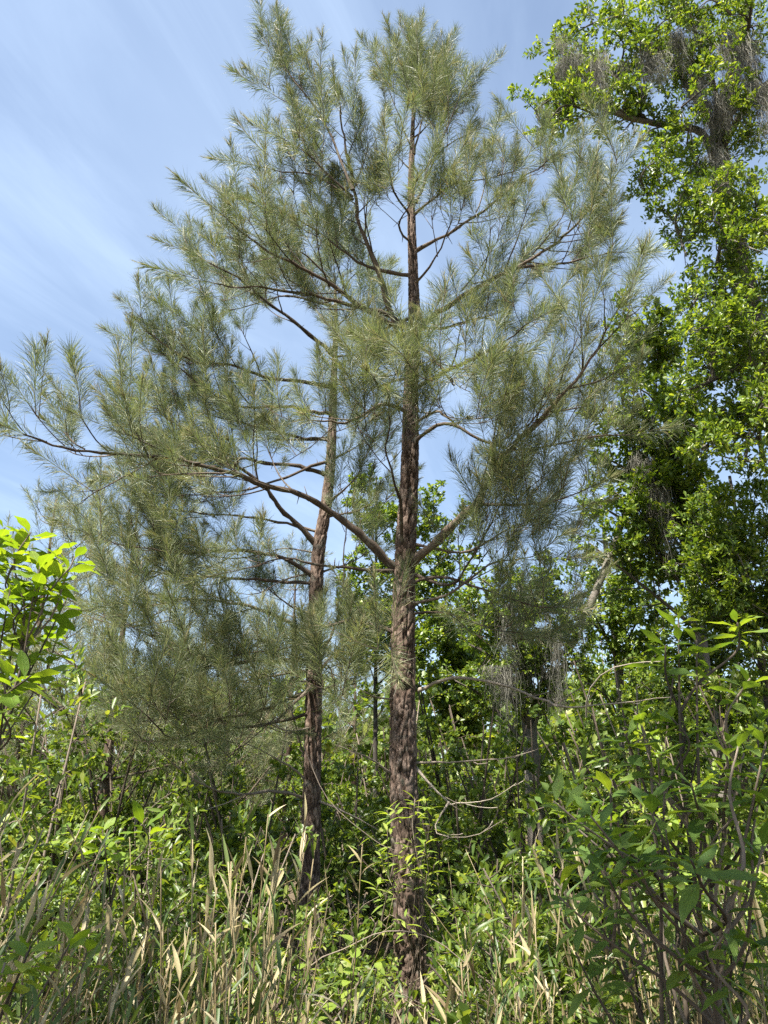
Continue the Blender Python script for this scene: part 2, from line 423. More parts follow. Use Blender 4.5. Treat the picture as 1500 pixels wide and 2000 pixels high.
def geo_arrays(g):
    V = np.concatenate(g.V); R = np.concatenate(g.R)
    return V, g.F, g.M, R
def light_shoot(r):
    return shoot_geo(r, 0.42, 60, 0.20, 1, 1.45)
LIGHT = [light_shoot(np.random.default_rng(200 + i)) for i in range(4)]

def bake_shoots(g, geos, pos, dirs, scale, which, tone):
    for k in range(len(geos)):
        sel = np.where(which == k)[0]
        if len(sel) == 0: continue
        V, Fs, Ms, R = geo_arrays(geos[k])
        d = dirs[sel]
        f = frames(d, np.array([0.2, 0.1, 0.0]), 1.0)      # y along the shoot
        f = f[:, :, [0, 2, 1]].copy(); f[:, :, 0] *= -1       # make z the shoot axis
        W = np.einsum('nij,kj->nki', f, V) * scale[sel][:, None, None] + pos[sel][:, None]
        n = len(sel); off = np.arange(n) * len(V)
        rn = np.clip(R[None] + tone[sel][:, None], 0, 0.999)
        base = g.n
        g.V.append(W.reshape(-1, 3).astype(np.float32)); g.R.append(rn.ravel().astype(np.float32))
        for F, M in zip(Fs, Ms):
            g.F.append(((F[None] + off[:, None, None]).reshape(-1, F.shape[1]) + base).astype(np.int32))
            g.M.append(np.tile(M, n))
        g.n += n * len(V)

# ------------------------------------------------------------------ bark trunk with raised plates
def hash2(i, j, s):
    v = np.sin(i * 127.1 + j * 311.7 + s * 74.7) * 43758.5453
    return v - np.floor(v)
def plate_trunk(g, path, rad, sides, step, cell_w, cell_h, depth, seed):
    path = np.asarray(path); seg = np.linalg.norm(np.diff(path, axis=0), axis=1); s = np.concatenate([[0], np.cumsum(seg)])
    n = int(s[-1] / step); q = np.linspace(0, s[-1], n)
    pp = np.stack([np.interp(q, s, path[:, k]) for k in range(3)], -1)
    rr = np.interp(q, s, rad)
    th = np.arange(sides) / sides
    TH, Q = np.meshgrid(th, q)
    rs_ = np.random.default_rng(int(seed) + 900)
    def wnoise(fu, fv, amp):
        o = np.zeros_like(TH)
        for _k in range(5):
            o += np.sin(TH * 6.2832 * rs_.integers(1, fu) + Q * rs_.uniform(-fv, fv) + rs_.uniform(0, 6.28))
        return amp * o / 2.2
    def worley(cw, ch, sd):
        nu = max(5, int(round(2 * math.pi * np.mean(rr) / cw)))
        u = TH * nu + wnoise(5, 9, 0.25) + wnoise(9, 40, 0.16); v = Q / ch + wnoise(6, 6, 0.45) + wnoise(12, 20, 0.15)
        iu, iv = np.floor(u), np.floor(v)
        f1 = np.full(u.shape, 9.0); f2 = np.full(u.shape, 9.0); cid = np.zeros(u.shape)
        for du in (-1, 0, 1):
            for dv in (-1, 0, 1):
                a, b = iu + du, iv + dv
                aw = np.mod(a, nu)
                cx = a + 0.5 + 0.95 * (hash2(aw, b, sd) - 0.5); cy = b + 0.5 + 0.95 * (hash2(aw, b, sd + 3) - 0.5)
                d = np.sqrt((u - cx) ** 2 + (v - cy) ** 2)
                closer = d < f1
                f2 = np.where(closer, f1, np.minimum(f2, d)); cid = np.where(closer, hash2(aw, b, sd + 7), cid); f1 = np.where(closer, d, f1)
        return f2 - f1, cid
    d1, c1_ = worley(cell_w, cell_h, seed); d2, cid = worley(cell_w * 0.62, cell_h * 0.33, seed + 20)
    e1 = np.clip(d1 / 0.20, 0, 1) ** 0.8; e2 = np.clip(d2 / 0.14, 0, 1)
    e = e1 * (0.55 + 0.45 * e2)
    dsp = depth * np.clip(rr / 0.12, 0.2, 1.1)[:, None] * (e * (0.75 + 0.22 * c1_ + 0.25 * cid) - 0.82 + rng.normal(0, 0.05, TH.shape))
    R = rr[:, None] + dsp
    t = nrm(np.gradient(pp, axis=0)); x = nrm(np.cross(np.array([0, 1.0, 0]), t)); y = np.cross(t, x)
    V = pp[:, None] + (np.cos(TH * 2 * math.pi) * R)[..., None] * x[:, None] + (np.sin(TH * 2 * math.pi) * R)[..., None] * y[:, None]
    i, j = np.meshgrid(np.arange(n - 1), np.arange(sides), indexing='ij'); j2 = (j + 1) % sides
    F = np.stack([i * sides + j, i * sides + j2, (i + 1) * sides + j2, (i + 1) * sides + j], -1).reshape(-1, 4)
    g.add(V.reshape(-1, 3), F, 0, (0.05 + e * (0.35 + 0.55 * cid)).ravel())

# ------------------------------------------------------------------ pine builder
def limb_path(pix, Y0, Y1, n=None, bow=1.0):
    m = len(pix); u = np.linspace(0, 1, m) ** bow
    pts = [P(a, b, Y0 + (Y1 - Y0) * t) for (a, b), t in zip(pix, u)]
    L = np.linalg.norm(np.diff(np.array(pts), axis=0), axis=1).sum()
    return spline(pts, n or max(6, int(L / 0.09)))
def grow_twigs(r, path, r0, start, spacing, maxl, lift=0.25, bare=False, dense=0.72):
    """twigs on both sides of a limb; returns wood tubes and shoot bases, directions, scales"""
    seg = np.linalg.norm(np.diff(path, axis=0), axis=1); s = np.concatenate([[0], np.cumsum(seg)]); L = s[-1]
    tan = nrm(np.gradient(path, axis=0))
    wood, sp, sd, ss = [], [], [], []
    at = lambda q: (np.array([np.interp(q, s, path[:, k]) for k in range(3)]), nrm(np.array([np.interp(q, s, tan[:, k]) for k in range(3)])))
    q = start * L + r.uniform(0, spacing); sgn = 1
    while q < L:
        p, t = at(q)
        f = q / L
        side = nrm(np.cross(t, UP) + 1e-4) * sgn
        roll = r.normal(0, 0.55); upv = nrm(np.cross(side, t) * sgn)
        side = side * math.cos(roll) + upv * math.sin(roll)
        ln = maxl * (0.32 + 0.68 * (1 - (f - start) / (1 - start + 1e-6)) ** 0.7) * r.uniform(0.55, 1.1)
        d = nrm(t * 0.8 + side * r.uniform(0.6, 1.05) + UP * 0.1)
        k = 6; pts = [p]; dd = d
        for i in range(k):
            dd = nrm(dd + UP * lift / k * 1.6 + r.normal(0, 0.07, 3)); pts.append(pts[-1] + dd * ln / k)
        pts = np.array(pts)
        rw = min(0.009, 0.5 * np.interp(f, [0, 1], [r0, r0 * 0.25]))
        wood.append((pts, [rw, rw * 0.75, 0.0035]))
        if not bare:
            sp.append(pts[-2]); sd.append(nrm(pts[-1] - pts[-2] + UP * 0.15)); ss.append(r.uniform(0.8, 1.1))
            m = max(1, int(ln / (0.22 * dense))); sg2 = 1
            for j in range(m):
                fr = 0.45 + 0.5 * (j + r.random()) / m
                b = np.array([np.interp(fr * k, np.arange(k + 1), pts[:, c]) for c in range(3)])
                td = nrm(pts[min(k, int(fr * k) + 1)] - pts[int(fr * k)])
                sv = nrm(np.cross(td, UP) + 1e-4) * sg2 + UP * r.normal(0.15, 0.5); sg2 = -sg2
                nd = nrm(td * 0.9 + sv * r.uniform(0.5, 0.95) + UP * 0.2)
                st = r.uniform(0.02, 0.16)
                e = b + nd * st
                wood.append((np.array([b, b + nd * st * 0.5, e]), [0.004, 0.0035, 0.003]))
                sp.append(e); sd.append(nrm(nd + UP * 0.25)); ss.append(r.uniform(0.55, 0.95))
        q += spacing * dense * r.uniform(0.6, 1.4); sgn = -sgn
    if not bare:
        sp.append(path[-3]); sd.append(nrm(path[-1] - path[-3])); ss.append(1.0)
    else:
        pass
    return wood, sp, sd, ss
def build_pine(base, label, trunk_path, trunk_r, limbs, group=None, individual=300, plates=None, light=False, seed=1):
    """limbs: (path, r0, start, spacing, maxl, bare)"""
    r = np.random.default_rng(seed)
    root = thing('pine_tree', base, label, 'pine tree', group)
    b = np.array(base)
    g = Geo()
    if plates:
        sides, step, cw, ch, dp = plates
        plate_trunk(g, trunk_path - b, trunk_r, sides, step, cw, ch, dp, seed)
    else:
        tube(g, trunk_path - b, trunk_r, 10, 0, 0.5, 0.03)
    obj('trunk', g.mesh('trunk', [M_pbark], True), root)
    allp, alld, alls, own, brs = [], [], [], [], []
    for path, r0, start, spacing, maxl, bare in limbs:
        if not bare and not light:
            path = path[:max(5, int(len(path) * 0.89))]
        wood, sp, sd, ss = grow_twigs(r, path, r0, start, spacing, maxl, bare=bare, dense=1.0 if light else 0.90)
        g = Geo()
        n = len(path); tt = np.linspace(0, 1, n)
        kn = np.cumsum(r.normal(0, 0.010, (n, 3)), 0); kn -= tt[:, None] * kn[-1]; kn = kn * min(1.0, r0 / 0.025)
        path = path + kn
        rad = r0 * (1 - 0.82 * tt ** 0.8) * (1 + 0.10 * np.clip(r.normal(0, 1, n), -1, 2))
        rad[0] *= 1.25
        tube(g, path - b, rad, 8, 0, r.random() * 0.6 + 0.2, 0.09)
        for q in range(int(n * 0.25)):
            k = r.integers(2, max(3, int(n * 0.7))); k = min(k, n - 1)
            d = nrm(r.normal(0, 1, 3)); ls = r.uniform(0.03, 0.12)
            tube(g, np.array([path[k] - b, path[k] - b + d * (ls + rad[k])]), [min(0.006, rad[k] * 0.5), 0.002], 4, 0, r.random())
        for pts, rw in wood:
            tube(g, spline(pts, len(pts)) - b, rw, 4, 0, r.random())
        br = obj('branch', g.mesh('branch', [M_dead if bare else M_ptwig], True), root)
        if bare:
            br['label'] = 'bare dead branch without needles'
        brs.append(br)
        allp += sp; alld += sd; alls += ss; own += [len(brs) - 1] * len(sp)
    allp = np.array(allp); alld = np.array(alld); alls = np.array(alls); own = np.array(own)
    geos = LIGHT if light else SHOOTS
    n = len(allp)
    which = r.integers(0, len(geos), n)
    tone = r.normal(0, 0.14, n)
    dist = np.linalg.norm(allp - EYE, axis=1) + r.normal(0, 0.3, n)
    order = np.argsort(dist)
    ind = order[:individual] if not light else []
    rest = order[len(ind):]
    for i in ind:
        o = obj('needle_spray', SHOOT_MESH[which[i]], brs[own[i]])
        f = frames(alld[i][None], np.array([0.2, 0.1, 0]), 1.0, r)[0][:, [0, 2, 1]].copy(); f[:, 0] *= -1
        place(o, allp[i] - b, f, alls[i])
    if len(rest):
        g = Geo()
        bake_shoots(g, geos, allp[rest] - b, alld[rest], alls[rest], which[rest], tone[rest])
        c = obj('crown', g.mesh('crown', [M_needle, M_ptwig, M_candle]), root)
        c['kind'] = 'stuff'
    print('pine', label[:30], 'shoots', n)
    return root

# ------------------------------------------------------------------ ground
def ground():
    n = 150
    u = np.linspace(-1, 1, n); u = np.sign(u) * np.abs(u) ** 2.2 * 900
    X, Y = np.meshgrid(u, u + 10)
    d = np.hypot(X, Y - 8)
    Z = 0.05 * np.sin(X * 1.3 + 0.4 * Y) + 0.04 * np.sin(Y * 1.7 - X * 0.6) + rng.normal(0, 0.012, X.shape)
    Z = Z * np.clip(1.5 - d / 60, 0.0, 1) - 0.03
    V = np.stack([X, Y, Z], -1).reshape(-1, 3)
    i, j = np.meshgrid(np.arange(n - 1), np.arange(n - 1), indexing='ij')
    F = np.stack([i * n + j, i * n + j + 1, (i + 1) * n + j + 1, (i + 1) * n + j], -1).reshape(-1, 4)
    g = Geo(); g.add(V, F)
    m, nt, N, L = new_mat('forest_floor')
    tc = N('ShaderNodeTexCoord')
    a = N('ShaderNodeTexNoise'); a.inputs['Scale'].default_value = 1.2; a.inputs['Detail'].default_value = 10; a.inputs['Roughness'].default_value = 0.7
    v = N('ShaderNodeTexVoronoi'); v.inputs['Scale'].default_value = 28
    L(tc.outputs['Object'], a.inputs['Vector']); L(tc.outputs['Object'], v.inputs['Vector'])
    ad = N('ShaderNodeMix', data_type='FLOAT'); ad.inputs[0].default_value = 0.4
    sp = N('ShaderNodeSeparateColor'); L(v.outputs['Color'], sp.inputs[0])
    L(a.outputs[0], ad.inputs[2]); L(sp.outputs[0], ad.inputs[3])
    r = ramp_of(N, [(0.25, (0.05, 0.038, 0.024)), (0.5, (0.11, 0.08, 0.045)), (0.7, (0.17, 0.125, 0.07)), (0.85, (0.10, 0.12, 0.04))])
    L(ad.outputs[0], r.inputs[0])
    b = N('ShaderNodeBsdfPrincipled'); b.inputs['Roughness'].default_value = 0.95; L(r.outputs[0], b.inputs['Base Color'])
    bp = N('ShaderNodeBump'); bp.inputs['Distance'].default_value = 0.03; L(v.outputs['Distance'], bp.inputs['Height']); L(bp.outputs[0], b.inputs['Normal'])
    o = N('ShaderNodeOutputMaterial'); L(b.outputs[0], o.inputs[0])
    tag(obj('ground', g.mesh('ground', [m], True)), 'forest floor of brown leaf litter under the thicket', kind='structure')
ground()

# ------------------------------------------------------------------ the tall pine in front
YM = 7.0
tpix = [(806, 2010), (797, 1750), (788, 1500), (787, 1300), (790, 1110), (799, 950), (803, 750), (809, 620), (803, 400), (805, 280), (809, 190), (811, 120)]
tp = spline([P(a, b, YM) for a, b in tpix], 90)
tp[0, 2] = min(tp[0, 2], -0.05)
zr = np.array([-0.1, 0.15, 0.5, 1.3, 2.1, 4.25, 6.6, 8.0, 9.0, 10.2]); rrr = np.array([0.155, 0.138, 0.125, 0.118, 0.113, 0.092, 0.060, 0.040, 0.026, 0.007])
tr = np.interp(tp[:, 2], zr, rrr)
def LB(pix, Y1, r0, start=0.3, spacing=0.17, maxl=0.8, Y0=YM, bare=False, bow=1.0):
    return (limb_path(pix, Y0, Y1, bow=bow), r0, start, spacing, maxl, bare)
main_limbs = [
    LB([(808, 230), (810, 150), (812, 105), (813, 85)], 7.0, 0.014, 0.1, 0.12, 0.28),
    LB([(808, 220), (795, 150), (780, 110)], 6.8, 0.01, 0.3, 0.15, 0.3),
    LB([(808, 210), (830, 150), (838, 110)], 6.9, 0.01, 0.3, 0.15, 0.28),
    LB([(806, 270), (850, 230), (880, 200)], 7.4, 0.012, 0.3, 0.15, 0.35),
    LB([(806, 260), (820, 230), (810, 200)], 6.2, 0.012, 0.3, 0.15, 0.35),
    LB([(772, 1108), (700, 1040), (600, 975), (510, 940), (420, 910), (300, 890), (150, 875), (50, 850), (-60, 815)], 5.4, 0.040, 0.30, 0.15, 1.0),
    LB([(800, 1100), (870, 1040), (930, 980), (955, 925), (1010, 862), (1060, 812), (1090, 780), (1150, 710), (1190, 630), (1201, 575)], 5.4, 0.046, 0.32, 0.17, 0.9),
    LB([(768, 1115), (700, 1115), (620, 1105), (560, 1092), (480, 1110), (390, 1130)], 6.5, 0.021, 0.6, 0.22, 0.5),
    LB([(787, 1090), (779, 1000), (772, 940), (756, 880), (762, 820), (738, 750)], 5.6, 0.02, 0.45, 0.18, 0.6),
    LB([(812, 645), (860, 600), (930, 550), (1000, 520), (1080, 470), (1130, 430), (1190, 360), (1236, 300)], 6.0, 0.036, 0.25, 0.16, 0.85),
    LB([(985, 525), (1090, 514), (1160, 500), (1240, 485)], 5.7, 0.018, 0.2, 0.17, 0.55, 6.5),
    LB([(805, 640), (740, 620), (660, 570), (600, 535), (540, 495), (460, 440), (415, 405)], 6.0, 0.034, 0.25, 0.16, 0.8),
    LB([(803, 700), (765, 610), (732, 510), (702, 430), (690, 350), (676, 270), (664, 205), (655, 180)], 5.9, 0.034, 0.35, 0.16, 0.6),
    LB([(690, 370), (650, 280), (612, 212), (568, 155), (528, 105), (512, 82)], 6.1, 0.016, 0.35, 0.16, 0.42, 6.2),
    LB([(640, 238), (600, 220), (550, 195), (512, 172)], 6.1, 0.009, 0.4, 0.2, 0.25, 6.15),
    LB([(688, 385), (640, 340), (600, 300), (570, 275)], 5.7, 0.012, 0.3, 0.18, 0.4, 6.2),
    LB([(690, 390), (620, 345), (545, 335), (490, 315)], 6.2, 0.014, 0.35, 0.18, 0.45, 6.3),
    LB([(812, 395), (835, 350), (856, 288), (890, 208), (906, 150)], 6.6, 0.02, 0.4, 0.17, 0.45),
    LB([(806, 300), (794, 270), (773, 208), (745, 140), (735, 125)], 6.7, 0.014, 0.35, 0.17, 0.4),
    LB([(807, 300), (830, 220), (845, 170), (855, 140)], 7.3, 0.013, 0.3, 0.17, 0.4),
    LB([(808, 360), (860, 300), (900, 270), (930, 255)], 7.0, 0.013, 0.35, 0.17, 0.4),
    LB([(810, 490), (870, 452), (950, 402), (1010, 355), (1060, 325), (1085, 270)], 6.4, 0.024, 0.3, 0.16, 0.65),
    LB([(808, 420), (880, 365), (960, 345), (1030, 330)], 6.8, 0.016, 0.35, 0.16, 0.5),
    LB([(806, 540), (700, 510), (620, 450), (550, 410), (505, 395)], 6.6, 0.022, 0.35, 0.17, 0.6),
    LB([(806, 430), (770, 370), (760, 330), (730, 330)], 6.2, 0.016, 0.35, 0.17, 0.5),
    LB([(806, 560), (850, 510), (880, 440), (880, 400)], 6.0, 0.018, 0.35, 0.17, 0.6),
    LB([(806, 480), (780, 440), (800, 400), (810, 370)], 5.9, 0.016, 0.4, 0.17, 0.55),
    LB([(808, 640), (700, 600), (560, 570), (450, 560), (370, 540)], 6.4, 0.028, 0.35, 0.16, 0.75),
    LB([(806, 765), (870, 722), (950, 682), (1010, 645), (1045, 620)], 5.9, 0.026, 0.35, 0.17, 0.75),
    LB([(804, 870), (870, 835), (995, 880), (1180, 853), (1270, 850)], 6.2, 0.025, 0.4, 0.17, 0.7),
    LB([(925, 985), (1050, 985), (1130, 962), (1180, 935)], 6.0, 0.016, 0.3, 0.17, 0.55, 6.4),
    LB([(798, 1120), (875, 1140), (915, 1098), (1000, 950), (1035, 900)], 6.0, 0.02, 0.45, 0.17, 0.6),
    LB([(795, 1140), (860, 1125), (950, 1150), (1050, 1185), (1120, 1180)], 6.2, 0.018, 0.35, 0.18, 0.6),
    LB([(790, 1210), (784, 1235), (762, 1255), (765, 1290)], 6.0, 0.012, 0.4, 0.17, 0.3),
    LB([(795, 1180), (880, 1160), (960, 1100), (1050, 1080), (1110, 1040)], 5.9, 0.018, 0.35, 0.16, 0.6),
    LB([(792, 1200), (870, 1200), (960, 1230), (1040, 1235)], 6.5, 0.016, 0.35, 0.16, 0.6),
    LB([(798, 1060), (900, 1075), (1010, 1020), (1100, 1010)], 6.4, 0.018, 0.35, 0.16, 0.65),
    LB([(800, 810), (740, 800), (680, 828), (620, 828), (575, 805)], 5.5, 0.024, 0.35, 0.17, 0.75),
    LB([(806, 735), (770, 745), (738, 755), (728, 715)], 5.3, 0.02, 0.4, 0.17, 0.6),
    LB([(808, 665), (850, 700), (880, 745), (875, 725)], 5.1, 0.02, 0.4, 0.17, 0.65),
    LB([(802, 830), (850, 800), (890, 830), (900, 810)], 5.3, 0.02, 0.4, 0.17, 0.65),
    LB([(806, 640), (880, 640), (950, 620), (990, 640)], 8.6, 0.022, 0.3, 0.18, 0.75),
    LB([(806, 620), (740, 650), (690, 660), (640, 640)], 8.6, 0.022, 0.3, 0.18, 0.75),
    LB([(770, 1235), (690, 1215), (630, 1226), (560, 1262), (450, 1282), (380, 1310)], 7.5, 0.02, 0.6, 0.2, 0.5),
    LB([(817, 1352), (880, 1330), (960, 1340), (1050, 1372), (1100, 1386), (1200, 1376), (1310, 1362)], 6.3, 0.018, 0.3, 0.35, 0.5, bare=True),
    LB([(775, 1365), (735, 1362), (690, 1340)], 6.6, 0.012, 0.4, 0.3, 0.3, bare=True),
    LB([(812, 1500), (870, 1562), (890, 1567), (960, 1558), (1008, 1530)], 6.2, 0.012, 0.3, 0.25, 0.4, bare=True),
    LB([(878, 1565), (850, 1622), (920, 1632), (985, 1600)], 6.2, 0.008, 0.3, 0.25, 0.3, 6.5, bare=True),
    LB([(770, 1515), (720, 1480), (660, 1455)], 6.7, 0.014, 0.4, 0.3, 0.35, bare=True),
    LB([(812, 1490), (900, 1490), (1000, 1480), (1090, 1450)], 6.6, 0.01, 0.3, 0.25, 0.35, bare=True),
    LB([(800, 330), (760, 290)], 6.9, 0.009, 0.5, 0.4, 0.1, bare=True),
]
tb = tp[0].copy(); tb[2] = 0
build_pine(tb, 'tallest pine, straight thick trunk and long limb reaching across the second trunk', tp, tr, main_limbs, 'pines in the thicket', 300, (90, 0.016, 0.052, 0.21, 0.036), seed=11)

# ------------------------------------------------------------------ the second pine behind its left side
YS = 8.6
spx = [(598, 2010), (604, 1750), (609, 1550), (612, 1400), (616, 1200), (622, 1080), (638, 980), (647, 880), (652, 740), (656, 640), (655, 580), (653, 540)]
sp_ = spline([P(a, b, YS) for a, b in spx], 80); sp_[0, 2] = min(sp_[0, 2], -0.05)
sr = np.interp(sp_[:, 2], [-0.5, 0.3, 1.3, 2.5, 4.5, 6.5, 8, 9.5], [0.13, 0.108, 0.095, 0.089, 0.074, 0.044, 0.018, 0.006])
SB = lambda pix, Y1, r0, start=0.3, spacing=0.18, maxl=0.8, bare=False: LB(pix, Y1, r0, start, spacing, maxl, YS, bare)
second_limbs = [
    SB([(632, 1010), (700, 995), (755, 955)], 9.0, 0.016, 0.3, 0.15, 0.55),
    SB([(620, 1120), (690, 1095), (745, 1060)], 9.2, 0.016, 0.3, 0.15, 0.55),
    SB([(645, 900), (700, 870), (740, 840)], 9.0, 0.016, 0.3, 0.15, 0.55),
    SB([(616, 1200), (560, 1180), (500, 1130)], 9.6, 0.016, 0.3, 0.15, 0.6),
    SB([(618, 1140), (480, 1130), (360, 1120), (250, 1110), (170, 1090)], 8.4, 0.022, 0.4, 0.16, 0.8),
    SB([(645, 900), (560, 930), (450, 960), (330, 970), (230, 960)], 7.9, 0.022, 0.35, 0.16, 0.8),
    SB([(648, 860), (540, 840), (400, 800), (330, 780)], 8.8, 0.022, 0.3, 0.16, 0.7),
    SB([(610, 1390), (500, 1415), (390, 1400), (260, 1370), (140, 1350)], 7.2, 0.02, 0.4, 0.15, 0.75),
    SB([(612, 1310), (540, 1320), (470, 1330), (400, 1310)], 7.4, 0.018, 0.4, 0.15, 0.6),
    SB([(655, 600), (652, 520), (648, 470)], 8.5, 0.014, 0.1, 0.13, 0.35),
    SB([(655, 620), (620, 560), (590, 520)], 8.9, 0.014, 0.3, 0.15, 0.5),
    SB([(655, 640), (700, 600), (720, 590)], 8.2, 0.014, 0.3, 0.15, 0.5),
    SB([(615, 1060), (560, 1000), (530, 960), (470, 910), (390, 860), (300, 800), (245, 765)], 7.4, 0.036, 0.3, 0.16, 0.95),
    SB([(650, 757), (540, 742), (450, 715), (380, 705), (300, 660), (250, 615)], 7.4, 0.03, 0.3, 0.16, 0.85),
    SB([(654, 690), (560, 620), (480, 560), (420, 520), (365, 490)], 7.6, 0.028, 0.3, 0.16, 0.85),
    SB([(650, 810), (560, 800), (450, 790), (350, 720), (290, 650)], 7.8, 0.028, 0.35, 0.16, 0.85),
    SB([(642, 930), (540, 905), (420, 890), (300, 905), (210, 930)], 7.6, 0.03, 0.35, 0.16, 0.9),
    SB([(612, 1240), (560, 1212), (480, 1180), (380, 1165), (280, 1180), (180, 1165)], 7.2, 0.03, 0.35, 0.16, 0.9),
    SB([(610, 1290), (520, 1290), (420, 1300), (330, 1262), (275, 1200)], 7.0, 0.026, 0.35, 0.16, 0.8),
    SB([(618, 1130), (540, 1090), (450, 1080), (340, 1080), (240, 1065), (160, 1040)], 7.5, 0.03, 0.3, 0.16, 0.9),
    SB([(612, 1350), (520, 1385), (440, 1405), (350, 1440), (290, 1400), (225, 1340)], 6.6, 0.022, 0.4, 0.15, 0.75),
    SB([(610, 1330), (540, 1400), (460, 1420), (400, 1385)], 6.8, 0.02, 0.4, 0.16, 0.7),
    SB([(612, 1340), (630, 1300), (648, 1330), (655, 1385)], 6.5, 0.016, 0.3, 0.09, 0.5),
    SB([(612, 1330), (570, 1330), (545, 1360)], 6.9, 0.016, 0.35, 0.15, 0.5),
    SB([(640, 985), (690, 935), (720, 890)], 8.0, 0.018, 0.4, 0.18, 0.55),
    SB([(615, 1290), (648, 1240), (668, 1160), (673, 1050), (682, 960), (702, 925)], 7.9, 0.018, 0.7, 0.2, 0.4),
    SB([(655, 560), (600, 500), (560, 480), (520, 450)], 8.0, 0.016, 0.3, 0.17, 0.6),
    SB([(655, 600), (560, 580), (480, 600), (410, 610)], 8.8, 0.02, 0.3, 0.17, 0.7),
    SB([(655, 600), (690, 540), (720, 520)], 8.6, 0.014, 0.3, 0.17, 0.5),
    SB([(652, 700), (700, 690), (740, 660)], 8.8, 0.016, 0.3, 0.17, 0.6),
    SB([(650, 850), (560, 860), (470, 850)], 9.4, 0.02, 0.3, 0.18, 0.7),
    SB([(630, 1040), (500, 1010), (380, 1000), (260, 990)], 8.6, 0.02, 0.45, 0.18, 0.7),
    SB([(592, 1560), (530, 1547), (470, 1552), (410, 1540), (335, 1492), (290, 1440)], 7.0, 0.018, 0.35, 0.28, 0.5, True),
    SB([(620, 1565), (690, 1595), (745, 1625)], 8.2, 0.014, 0.5, 0.3, 0.3, True),
    SB([(598, 1530), (560, 1500), (510, 1470), (480, 1452)], 7.9, 0.016, 0.5, 0.3, 0.3, True),
    SB([(610, 1420), (560, 1425), (510, 1410)], 7.8, 0.014, 0.4, 0.25, 0.4, True),
    SB([(612, 1120), (560, 1130), (500, 1160), (430, 1150)], 8.2, 0.012, 0.3, 0.2, 0.4, True),
    SB([(618, 1080), (560, 1070), (500, 1090), (440, 1110)], 8.4, 0.012, 0.3, 0.2, 0.4, True),
]
sb = sp_[0].copy(); sb[2] = 0
build_pine(sb, 'second pine with slimmer kinked trunk standing just behind the tallest one', sp_, sr, second_limbs, 'pines in the thicket', 300, (64, 0.017, 0.050, 0.2, 0.030), seed=22)

# ------------------------------------------------------------------ young pines farther back
def young_pine(px, top_py, Y, label, seed, whorl=0.55, reach=1.5, per=5, z0=0.25):
    r = np.random.default_rng(seed)
    x = ground_x(px, Y); top = P(px, top_py, Y); H = top[2]
    base = np.array([x, Y, 0.0])
    path = spline([base + [0, 0, -0.05], base + [r.normal(0, .05), r.normal(0, .05), H * 0.5], [x, Y, H]], 24)
    limbs = []
    z = H * z0
    while z < H - 0.2:
        f = (z - H * z0) / (H * (1 - z0))
        c = np.array([np.interp(z, path[:, 2], path[:, k]) for k in range(3)])
        a0 = r.uniform(0, 6.28)
        for k in range(per):
            a = a0 + k * 6.283 / per + r.normal(0, 0.25)
            ln = reach * (1 - f) ** 0.75 * r.uniform(0.7, 1.15) + 0.25
            d = np.array([math.cos(a), math.sin(a), 0])
            rise = r.uniform(0.25, 0.6)
            pts = [c, c + d * ln * 0.35 + UP * ln * rise * 0.3, c + d * ln * 0.75 + UP * ln * rise * 0.75, c + d * ln + UP * ln * rise * 1.25]
            limbs.append((spline(pts, 9), 0.02 * (1 - f) + 0.008, 0.3, 0.24, 0.5 * (1 - f) + 0.25, False))
        z += whorl * r.uniform(0.8, 1.2)
    root = build_pine(base, label, path, np.linspace(0.05 + 0.008 * H, 0.01, 24), limbs, 'pines in the thicket', 0, None, True, seed)
    return root
young_pine(205, 985, 10.5, 'pine with drooping low crown filling the gap behind the yellow-green shrub', 31, 0.68, 2.1, 5, 0.1)
young_pine(20, 975, 12.5, 'pine whose top just shows above the yellow-green shrub at the picture edge', 32, 0.55, 1.6)
far = young_pine(560, 1085, 19.0, 'distant pale pine seen against the sky beside the second trunk', 33, 0.6, 2.0)
def copy_pine(src, px, Y, k, rz, label):
    o = src.copy(); COL.objects.link(o); o.location = (ground_x(px, Y), Y, 0); o.scale = (k, k, k); o.rotation_euler = (0, 0, rz); o['label'] = label
    for ch in list(src.children):
        c = ch.copy(); COL.objects.link(c); c.parent = o
copy_pine(far, 690, 22.0, 0.9, 2.0, 'small distant pine seen in the gap between the two trunks')
copy_pine(far, 440, 17.5, 0.72, 4.0, 'distant low pine behind the bare lower branches of the second pine')
copy_pine(far, 330, 24.0, 1.0, 1.0, 'distant pine almost hidden behind the low drooping crown')

